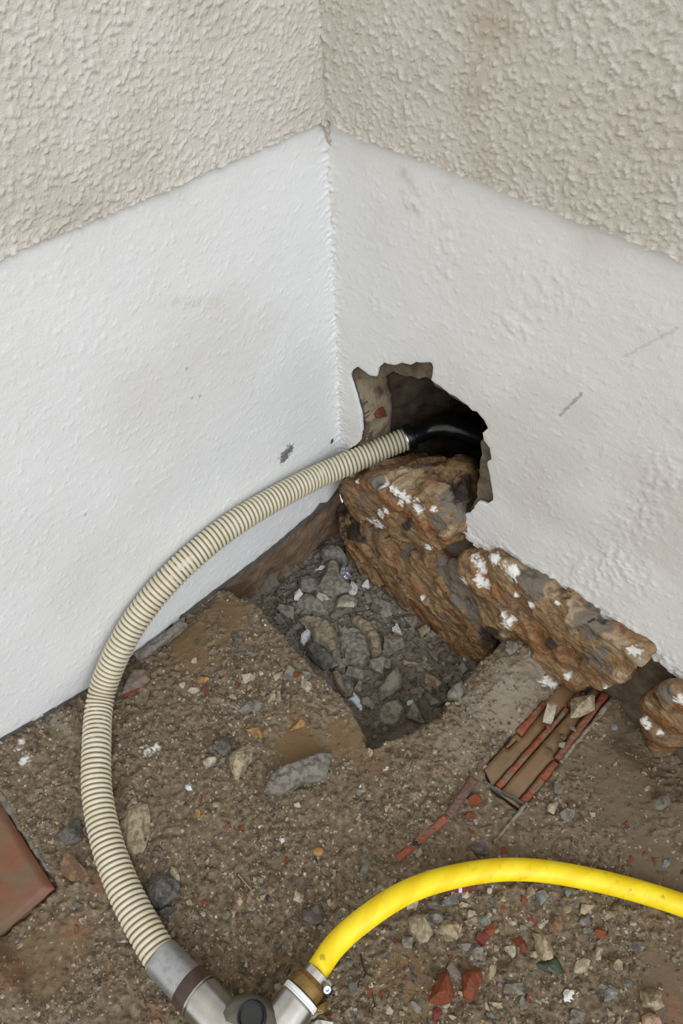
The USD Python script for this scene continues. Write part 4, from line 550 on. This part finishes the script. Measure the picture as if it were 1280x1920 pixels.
# stones by hand: material, x, y, w, h, turn, name, label
R = 'red_chip'
for mk, x, y, w, h, a, nm, lb in [
 ('rusty', 145, 1632, 54, 50, 20, 'stone', 'rust and tan stone between the floor tile corner and the cream hose'), ('cream', 395, 1432, 26, 21, -15, 'stone', 'pale oval pebble below the dark bluish lump'), ('ochre', 480, 1379, 28, 25, -20, 'stone', 'ochre angular chip above the yellowish mortar lump'),
 ('ochre', 557, 1362, 36, 12, -28, 'stone', 'thin ochre shard on the mud left of the pit'), ('cream', 468, 1272, 28, 17, -25, 'stone', 'pale grey oval stone above the two lobed mortar chip'), ('ochre', 380, 1280, 29, 20, 0, 'stone', 'orange tan stone on the edge of the ochre mud'),
 ('cream', 366, 1297, 28, 19, 15, 'stone', 'cream stone just left of the red chip on the ochre mud edge'), ('red', 389, 1298, 12, 18, 10, R, 'small red chip beside the cream stone on the ochre mud edge'), ('cream', 365, 1240, 12, 12, 0, 'pebble', 'round cream pebble alone on the ochre mud'),
 ('cream', 343, 1286, 13, 10, -20, 'pebble', 'small whitish pebble left of the cream stone'), ('dark', 443, 1206, 20, 20, 30, 'stone', 'dark grey chip on the mud near the left pit rim'), ('cement', 474, 1228, 30, 10, -5, 'stone', 'flat thin grey stone on the left pit rim'),
 ('cement', 545, 1268, 31, 24, 15, 'stone', 'grey stone on the left pit rim, larger of a pair'), ('cream', 574, 1286, 20, 30, -30, 'stone', 'pale oblong stone below the grey pair on the pit rim'), ('cement', 574, 1265, 20, 15, 0, 'stone', 'grey stone on the left pit rim, smaller of a pair'),
 ('tan', 522, 1270, 18, 20, 20, 'stone', 'tan stone left of the grey pair on the pit rim'), ('tan', 508, 1310, 22, 14, -20, 'stone', 'tan crumb below the tan stone on the ochre mud'), ('tan', 524, 1308, 13, 26, 15, 'stone', 'upright tan crumb right of the other tan crumb'), ('bluewhite', 355, 1476, 14, 14, 10, 'paper_scrap', 'tiny pale blue scrap on the dirt right of the cream hose'),
 ('red', 376, 1498, 10, 14, 0, R, 'red chip right below the pale blue scrap'), ('red', 427, 1550, 13, 9, -20, R, 'left one of two red chips close together'), ('red', 452, 1553, 11, 13, 0, R, 'right one of two red chips close together'), ('red', 386, 1695, 18, 12, 10, R, 'blurry red chip left of the nail'), ('red', 310, 1494, 9, 7, 0, R, 'tiny red chip left of the pale blue scrap'),
 ('ochre', 372, 1526, 12, 16, 0, 'pebble', 'ochre pebble below the pale blue scrap'), ('ochre', 597, 1598, 20, 17, 10, 'pebble', 'ochre pebble at the upper end of the reddish twig'), ('brown', 516, 1649, 30, 24, 20, 'stone', 'dark maroon brown stone right of the nail'), ('cream', 560, 1682, 21, 20, 20, 'stone', 'pinkish white stone left of the yellow hose'),
 ('cream', 510, 1670, 11, 11, 0, 'pebble', 'small cream pebble below the maroon brown stone'), ('peach', 450, 1690, 13, 20, 20, 'stone', 'orange pink shard below the nail'), ('cream', 472, 1705, 16, 11, 25, 'stone', 'pale stone right of the orange pink shard'), ('cream', 381, 1712, 12, 16, -20, 'stone', 'pale chip below the blurry red chip'),
 ('black', 502, 1683, 6, 11, 10, 'pebble', 'tiny black crumb between the cream pebble and the pinkish stone'), ('dark', 586, 1716, 42, 40, 0, 'concrete_lump', 'dark pitted concrete lump left of the yellow hose end'), ('green', 684, 1628, 18, 34, 15, 'pebble', 'smooth grey green oval pebble above the yellow hose'), ('cement', 703, 1627, 12, 12, 0, 'pebble', 'round grey pebble right of the grey green oval pebble'),
 ('black', 782, 1580, 25, 16, -15, 'lump', 'glossy black lump on the red end of the clay strip'), ('cement', 672, 1487, 32, 18, 10, 'stone', 'flat brown grey stone in the dirt below the pit tip'), ('peach', 692, 1412, 15, 17, 20, 'stone', 'peach chip at the very tip of the pit'),
 ('red', 922, 1745, 29, 27, 15, R, 'orange red brick chip, the upper left of the chips below the yellow hose'), ('maroon', 901, 1762, 24, 30, 20, R, 'reddish grey chip left below the orange red brick chip'), ('red', 976, 1768, 35, 34, 30, 'brick_chip', 'rounded red brick chip with a grey stripe next to a cream stone'), ('cream', 955, 1785, 24, 27, 0, 'stone', 'smooth cream stone left of the rounded red brick chip'),
 ('red', 1124, 1753, 28, 22, 5, R, 'rightmost orange red brick chip below the yellow hose'), ('red', 997, 1723, 14, 25, -20, R, 'narrow red chip above the rounded red brick chip'), ('red', 984, 1687, 14, 15, 0, R, 'small red chip close under the yellow hose'), ('red', 945, 1701, 24, 10, 10, R, 'flat pinkish red chip above a white speck'),
 ('red', 741, 1769, 15, 15, -30, R, 'red chip left of the grey stone under the yellow hose bend'), ('cement', 763, 1766, 26, 26, 20, 'stone', 'grey stone right of the red chip under the yellow hose bend'), ('red', 690, 1862, 16, 22, 10, R, 'red chip touching the black twig'), ('red', 714, 1864, 12, 13, 0, R, 'red chip right of the black twig'), ('maroon', 820, 1904, 26, 34, 5, R, 'dim red brick chip at the bottom edge below the muddy brick piece'),
 ('cream', 773, 1697, 20, 25, 15, 'stone', 'cream stone touching the underside of the yellow hose'), ('blue', 842, 1689, 36, 20, -5, 'stone', 'flat blue grey stone under the yellow hose'), ('cream', 873, 1678, 17, 16, 0, 'stone', 'whitish stone below the maroon tube'), ('cement', 814, 1696, 20, 14, 10, 'stone', 'light grey stone on top of the smooth grey one'),
 ('green', 905, 1728, 30, 22, -10, 'stone', 'grey green stone above the orange red brick chip'), ('cream', 880, 1724, 16, 34, 15, 'stone', 'upright cream stone right of the square tan lump'), ('tan', 884, 1751, 18, 19, 0, 'stone', 'tan stone below the upright cream stone'), ('cement', 891, 1787, 28, 26, 0, 'stone', 'light grey stone above the wet red brick piece'), ('cement', 850, 1822, 20, 40, -25, 'stone', 'long grey stone between the two large red brick pieces'),
 ('green', 662, 1848, 18, 30, 20, 'stone', 'dark green grey stone right of the brass nut'), ('rusty', 1040, 1735, 28, 38, 20, 'stone', 'reddish brown stone right of the narrow red chip'), ('blue', 1096, 1727, 20, 20, 0, 'pebble', 'blue grey pebble, upper of two left of the rightmost brick chip'), ('cement', 1100, 1745, 17, 14, 0, 'pebble', 'light grey pebble, lower of two left of the rightmost brick chip'),
 ('blue', 1063, 1672, 18, 24, 10, 'stone', 'dark bluish stone under the right part of the yellow hose'), ('blue', 1016, 1682, 26, 28, -30, 'stone', 'blue grey stone under the middle of the yellow hose'), ('tan', 994, 1674, 17, 20, 0, 'stone', 'tan stone close under the middle of the yellow hose'), ('cement', 1079, 1694, 24, 16, 20, 'stone', 'light grey stone right of the dark bluish one under the yellow hose'),
 ('tan', 1058, 1706, 28, 18, -15, 'stone', 'flat tan stone above the reddish brown stone'), ('tan', 1119, 1788, 20, 26, 0, 'stone', 'tan stone below the rightmost brick chip'), ('tan', 1090, 1812, 28, 30, 10, 'stone', 'olive tan stone right of the green leaf'), ('blue', 1143, 1866, 22, 32, 10, 'stone', 'pale blue grey stone left of the muddy lump at lower right'), ('cement', 1081, 1904, 30, 28, 20, 'stone', 'grey stone at the bottom edge below the white flake'),
 ('cement', 962, 1855, 40, 25, 0, 'stone', 'flat grey stone with a dark dot above the bottom edge'), ('cement', 979, 1880, 18, 30, -15, 'stone', 'light grey pointed stone below the flat grey stone'), ('red', 992, 1872, 13, 16, 0, R, 'dim red chip right of the light grey pointed stone'), ('red', 1157, 1834, 9, 14, 0, R, 'small bright red chip right of the olive tan stone'), ('cement', 1195, 1815, 10, 8, 0, 'pebble', 'small tan pebble at the edge of the wet mud, lower right'),
 ('cement', 981, 1740, 18, 12, 5, 'pebble', 'light grey pebble above the rounded red brick chip'), ('cream', 917, 1671, 12, 14, 0, 'pebble', 'cream pebble right of the maroon tube'), ('tan', 921, 1825, 16, 34, 10, 'stone', 'upright tan stone right of the wet red brick piece'), ('brown', 950, 1810, 34, 26, 20, 'stone', 'brown muddy stone below the cream stone'), ('white', 1068, 1868, 30, 26, 15, 'plaster_flake', 'ragged bright white plaster flake near the bottom edge'),
 ('white', 940, 1712, 11, 9, 0, 'plaster_flake', 'white speck under the flat pinkish red chip'), ('white', 670, 1895, 18, 9, 15, 'plaster_flake', 'white flake left of the black twig foot'), ('cream', 730, 1893, 18, 21, 10, 'stone', 'pale stone right of the black twig foot'), ('cream', 521, 1851, 15, 15, 0, 'stone', 'cream chip left of the white thread tape'), ('white', 603, 1922, 44, 18, 10, 'plaster_piece', 'white plaster piece at the bottom edge beside the coupling'), ('cream', 594, 1902, 24, 26, 20, 'stone', 'cream stone above the white piece at the bottom edge'),
 ('blue', 1249, 1620, 15, 22, 10, 'pebble', 'wet glinting grey pebble above the right end of the yellow hose'), ('red', 1180, 1612, 13, 18, 20, R, 'leftmost of three red chips above the right end of the yellow hose'), ('red', 1211, 1603, 14, 12, 20, R, 'middle one of three red chips above the right end of the yellow hose'), ('red', 1225, 1614, 8, 14, 0, R, 'rightmost of three red chips above the right end of the yellow hose'),
 ('cement', 1060, 1532, 28, 26, 20, 'stone', 'grey stone right of a paler one below the hollow brick'), ('tan', 1033, 1516, 19, 24, 15, 'stone', 'pale tan stone at the lower right of the hollow brick'), ('cement', 1046, 1479, 20, 22, 0, 'stone', 'grey stone against the right rib of the hollow brick'), ('cement', 1106, 1456, 18, 10, 0, 'stone', 'flat grey stone in the mud right of the hollow brick'), ('blue', 1150, 1363, 20, 15, 10, 'pebble', 'dark wet oval pebble in the mud near the rusty wall stone'), ('cement', 1226, 1443, 9, 9, 0, 'pebble', 'small round grey pebble in the smooth mud'),
 ('cream', 953, 1493, 16, 20, -10, 'stone', 'pale triangular chip at the lower end of the hollow brick'), ('red', 890, 1500, 26, 20, 20, R, 'red brick chip left of the hollow brick end, uppermost of three'), ('red', 881, 1530, 19, 16, 0, R, 'red brick chip left of the hollow brick end, middle of three'), ('red', 882, 1559, 15, 10, 10, R, 'red brick chip left of the hollow brick end, lowest of three'), ('cream', 891, 1540, 10, 15, -20, 'pebble', 'cream pebble beside the middle red chip'),
 ('red', 943, 1597, 13, 20, -10, R, 'red chip just above the yellow hose'), ('dark', 902, 1592, 34, 30, 30, 'lump', 'dark lump behind the top of the yellow hose bend'), ('cement', 958, 1219, 24, 22, 10, 'stone', 'grey stone at the upper rim between pit and long ochre stone'), ('white', 1030, 1281, 28, 14, -5, 'plaster_flake', 'white plaster flake on the grey mortar mound'), ('red', 1170, 1545, 16, 12, 0, R, 'faint red chip in the mud at the right'),
 ('white', 526, 1577, 19, 14, 0, 'plaster_flake', 'ragged white flake on the dirt in the centre foreground'), ('white', 724, 1441, 13, 8, -10, 'plaster_flake', 'white chip just below the pit tip'), ('white', 605, 1464, 9, 6, 0, 'plaster_flake', 'tiny white chip under the right end of the long grey slab'), ('cream', 335, 1168, 24, 14, 10, 'plaster_piece', 'cream plaster lump at the foot of the left wall'), ('bluewhite', 233, 1766, 10, 9, 20, 'paper_scrap', 'tiny blue scrap left of the cream hose end'),
 ('cement', 785, 1436, 8, 30, 0, 'stone', 'narrow bluish grey stone right of the pit tip'), ('blue', 812, 1610, 10, 18, 0, 'stone', 'grey stone below the black lump'), ('tan', 330, 1640, 26, 24, 30, 'stone', 'pair of tan crumbs above the rough concrete lump')]:
    tops = nm == 'plaster_flake'; put(nm, mk, x, y, w, h, a, .35 if tops or nm == 'paper_scrap' else (.5 if nm == R else .7), lb, {'red_chip': 'brick chip', 'brick_chip': 'brick chip', 'plaster_flake': 'plaster', 'plaster_piece': 'plaster', 'paper_scrap': 'scrap', 'concrete_lump': 'concrete', 'lump': 'lump'}.get(nm, 'stone'), sink=.2, rough=.4 if tops else .12, sub=3 if w > 24 else 2, npts=18 if nm in ('pebble',) else 9)
# stones lying in the water of the hollow brick
for mk, x, y, w, h, a, lb in [('tan', 1089, 1330, 44, 40, 0, 'tan and grey pebble lying between the ribs of the hollow brick'), ('cement', 1070, 1373, 15, 13, 0, 'round grey pebble in the muddy water, upper of two'), ('cement', 1050, 1402, 13, 11, 0, 'pale pebble in the muddy water, lower of two'), ('cream', 1027, 1346, 20, 36, 15, 'pale pointed flake between the left ribs of the hollow brick'), ('red', 1026, 1369, 13, 12, 0, 'red crumb below the pale pointed flake'), ('brown', 1052, 1386, 16, 10, 40, 'dark oval pebble in the muddy water'), ('brown', 1027, 1411, 18, 9, 40, 'dark slim chip lying in the muddy water')]:
    put('stone', mk, x, y, w, h, a, .7, lb, 'stone', sink=.3, lift=.008, rise=.0085)
# crumbs, zone by zone, each told by its colour, size and the nearest landmark
LM = [(p[0], p[1], t) for p, t in (((630, 1090), 'largest slab in the pit'), ((573, 1197), 'white plaster piece in the pit'), ((690, 1190), 'tan crescent in the pit'), ((600, 1190), 'curved tan lump in the pit'), ((718, 1140), 'flat plate at the pit face'), ((735, 1275), 'triangular plate in the pit'), ((732, 1342), 'rounded plate at the pit front'), ((580, 1135), 'pointed slab in the pit'), ((746, 1181), 'ragged white flake in the pit'), ((780, 1243), 'thin sliver in the pit'), ((815, 1276), 'small tilted plate in the pit'), ((650, 1076), 'foil scrap in the pit'), ((668, 1315), 'bluish white flake on the pit rim'), ((855, 1296), 'grey plate under the right pit rim'), ((668, 1220), 'crumbly mortar in the pit'), ((530, 1110), 'left end of the pit rubble'), ((675, 1102), 'white plaster lumps by the pit face'), ((812, 1312), 'broad dark lump in the pit'), ((640, 1280), 'long brown piece on the pit edge'), ((840, 1220), 'stone face of the pit'), ((770, 1210), 'dark lump in the middle of the pit'),
    ((130, 1560), 'dark brown stone left of the hose'), ((145, 1632), 'rusty stone by the floor tile'), ((60, 1480), 'upper end of the floor tile'), ((118, 1668), 'corner of the floor tile'), ((45, 1405), 'white specks by the left wall'), ((140, 1735), 'orange blot below the floor tile'), ((233, 1766), 'tiny blue scrap'), ((80, 1850), 'lower left corner mud'), ((250, 1850), 'lower end of the metal sleeve'),
    ((255, 1268), 'broken brick by the left wall'), ((250, 1560), 'large flat stone by the hose'), ((302, 1670), 'rough concrete lump by the hose'), ((450, 1430), 'yellowish mortar lump'), ((560, 1450), 'long grey slab'), ((418, 1396), 'dark bluish lump'), ((395, 1432), 'pale oval pebble'), ((480, 1379), 'ochre chip'), ((557, 1362), 'thin ochre shard'), ((472, 1322), 'two lobed mortar chip'), ((375, 1290), 'orange tan stone on the mud'), ((440, 1551), 'pair of red chips'), ((355, 1476), 'pale blue scrap'), ((462, 1656), 'nail'), ((516, 1649), 'maroon brown stone'), ((560, 1683), 'pinkish white stone'), ((372, 1526), 'ochre pebble by the blue scrap'), ((386, 1695), 'blurry red chip'), ((365, 1240), 'round cream pebble on the mud'), ((443, 1206), 'dark chip near the left pit rim'), ((555, 1272), 'grey pair on the pit rim'), ((300, 1410), 'chalky smear right of the hose'), ((526, 1577), 'ragged white flake in the foreground'),
    ((597, 1598), 'ochre pebble by the twig'), ((586, 1716), 'dark pitted lump by the yellow hose'), ((684, 1628), 'grey green oval pebble'), ((782, 1580), 'black lump on the clay strip'), ((672, 1487), 'flat brown grey stone'), ((692, 1412), 'peach chip at the pit tip'), ((830, 1530), 'clay strip'), ((724, 1441), 'white chip below the pit tip'), ((785, 1436), 'narrow bluish stone'), ((521, 1851), 'cream chip by the thread tape'),
    ((790, 1738), 'large tan lump under the hose'), ((845, 1745), 'square tan lump'), ((826, 1855), 'muddy brick piece'), ((885, 1845), 'wet brick piece'), ((1028, 1815), 'green leaf'), ((976, 1768), 'rounded red chip'), ((1124, 1753), 'rightmost brick chip'), ((922, 1745), 'orange red brick chip'), ((1040, 1735), 'reddish brown stone'), ((690, 1845), 'black twig'), ((1068, 1868), 'bright white flake'), ((1090, 1812), 'olive tan stone'), ((1143, 1866), 'pale blue grey stone'), ((962, 1855), 'flat grey stone with the dot'), ((741, 1769), 'red chip under the hose bend'), ((862, 1663), 'maroon tube'), ((1016, 1682), 'blue grey stone under the hose'), ((945, 1706), 'flat pinkish chip'), ((730, 1893), 'pale stone by the twig foot'), ((1220, 1875), 'muddy lump in the lower right'), ((1063, 1690), 'dark bluish stone under the hose'), ((890, 1787), 'light grey stone above the wet brick'), ((1160, 1700), 'right end of the yellow hose'),
    ((1240, 1505), 'angular stone in the right mud'), ((1060, 1532), 'grey stone below the hollow brick'), ((1046, 1479), 'right rib of the hollow brick'), ((886, 1528), 'three red chips by the hollow brick'), ((1210, 1608), 'three red chips above the hose'), ((1150, 1363), 'dark oval pebble in the right mud'), ((1226, 1443), 'small round pebble in the right mud'), ((943, 1597), 'red chip above the yellow hose'), ((955, 1545), 'thin mortar ridge'), ((1170, 1545), 'faint red chip in the mud'), ((1106, 1456), 'flat stone in the right mud'))]
COL = dict(pit='grey brown', cement='grey', dark='dark grey', tan='tan', brown='brown', green='greenish grey')
seen = {}
def told(x, y, w, mk, noun, turn):
    best = sorted(LM, key=lambda l: (l[0]-x)**2+(l[1]-y)**2); opts = []
    for l in best[:3]:
        dx, dy = x-l[0], y-l[1]; d = math.hypot(dx, dy); v = 'above' if dy < 0 else 'below'; h = 'left' if dx < 0 else 'right'
        way = f'{h} of' if abs(dx) > 2.2*abs(dy) else v if abs(dy) > 2.2*abs(dx) else f'{v} and {h} of'
        if d < 14: way = 'touching'
        opts += [f"{'tiny' if w < 12 else 'small'} {COL[mk]} {noun} {way} the {l[2]}", f"{'flat' if turn < 0 else 'angular'} {'tiny' if w < 12 else 'small'} {COL[mk]} {noun} {'close ' if d < 45 else ''}{way} the {l[2]}"]
    for o in opts:
        if o not in seen and len(o.split()) <= 16: seen[o] = 1; return o
    return opts[0]
rs = np.random.default_rng(5); pits = shapely.Polygon([(495, 1135), (610, 1035), (650, 1070), (885, 1245), (850, 1290), (830, 1335), (700, 1385), (650, 1310), (540, 1190)])
for zone, poly, n, kinds, a, b, name, lb, cat, grp in [
    ('pit', pits, 150, ['pit', 'pit', 'cement', 'dark', 'pit'], 9, 24, 'mortar_crumb', 'small grey mortar crumb among the rubble in the pit', 'mortar', 'grey mortar crumbs in the pit'),
    ('left', ZONES['left'], 30, ['tan', 'brown', 'cement', 'dark', 'brown'], 8, 19, 'pebble', 'small brownish pebble in the dirt left of the cream hose', 'stone', 'pebbles left of the cream hose'),
    ('mid', ZONES['mid'], 60, ['tan', 'cement', 'tan', 'cement', 'brown'], 8, 17, 'pebble', 'small grey or tan pebble in the dirt between the cream hose and the pit', 'stone', 'pebbles between hose and pit'),
    ('centre', ZONES['centre'], 40, ['tan', 'cement', 'cement', 'brown'], 8, 14, 'pebble', 'small grey or tan pebble in the dirt between the pit tip and the yellow hose', 'stone', 'pebbles in front of the pit'),
    ('under', ZONES['under'], 125, ['tan', 'cement', 'cement', 'dark', 'tan', 'green'], 9, 25, 'pebble', 'small grey or tan stone in the rubble below the yellow hose', 'stone', 'small stones below the yellow hose'),
    ('right', ZONES['right'], 30, ['tan', 'cement', 'brown'], 7, 13, 'pebble', 'small pebble in the mud right of the hollow brick', 'stone', 'pebbles in the right hand mud')]:
    x0, y0, x1, y1 = poly.bounds; made = 0
    while made < n:
        c = rs.uniform((x0, y0), (x1, y1)); w = a+(b-a)*rs.uniform()**1.8
        if not poly.contains(shapely.Point(c)): continue
        mk_k = kinds[rs.integers(len(kinds))]; wx, hx, tu = w*rs.uniform(.9, 1.3), w*rs.uniform(.6, .95), rs.uniform(-60, 60)
        put(name, mk_k, c[0], c[1], wx, hx, tu, .45 if tu < 0 else .85, told(c[0], c[1], w, mk_k, 'crumb' if zone == 'pit' else 'pebble', tu), cat, grp, sink=.25, sub=1 if w < 14 else 2, npts=8, lift=.003 if zone == 'pit' else 0); made += 1
# nail and twigs
nl = thing('nail', 'thin bright nail lying on the dirt in the centre foreground', 'nail'); a_, b_ = ground([(449, 1643)])[0]+[0, 0, .003], ground([(473, 1671)])[0]+[0, 0, .0022]; dn = (b_-a_)/np.linalg.norm(b_-a_)
obj('shank', lathe(a_, dn, [(0, .0009), (np.linalg.norm(b_-a_)*.88, .0009), (np.linalg.norm(b_-a_), .0001)], 12), CHROME, nl, smooth=40); obj('head', lathe(a_, dn, [(-.0008, 0), (-.0008, .0024), (0, .0026), (.0005, .0012)], 16), CHROME, nl, smooth=40)
TW = stone_mat('dark_twig', (36, 28, 24), (56, 44, 36))
for pts, r, lb in [([(676, 1790), (682, 1815), (690, 1840), (698, 1865), (701, 1900)], .0011, 'thin black twig lying below the yellow hose bend'), ([(589, 1605), (598, 1626), (606, 1640), (614, 1645), (624, 1628)], .0007, 'bent reddish twig below the ochre pebble'), ([(384, 1626), (404, 1627)], .0007, 'short straight twig left of the nail'), ([(640, 1480), (668, 1500), (700, 1502)], .0008, 'thin dark twig crossing the flat brown grey stone')]:
    q = ground(pts)+[0, 0, r*1.2]; q = spline(q, 24)[0] if len(q) > 2 else np.linspace(q[0], q[1], 8); tag(obj('twig', tube(q, r*(1-.5*np.linspace(0, 1, len(q))), 7), TW, smooth=True), lb, 'twig')
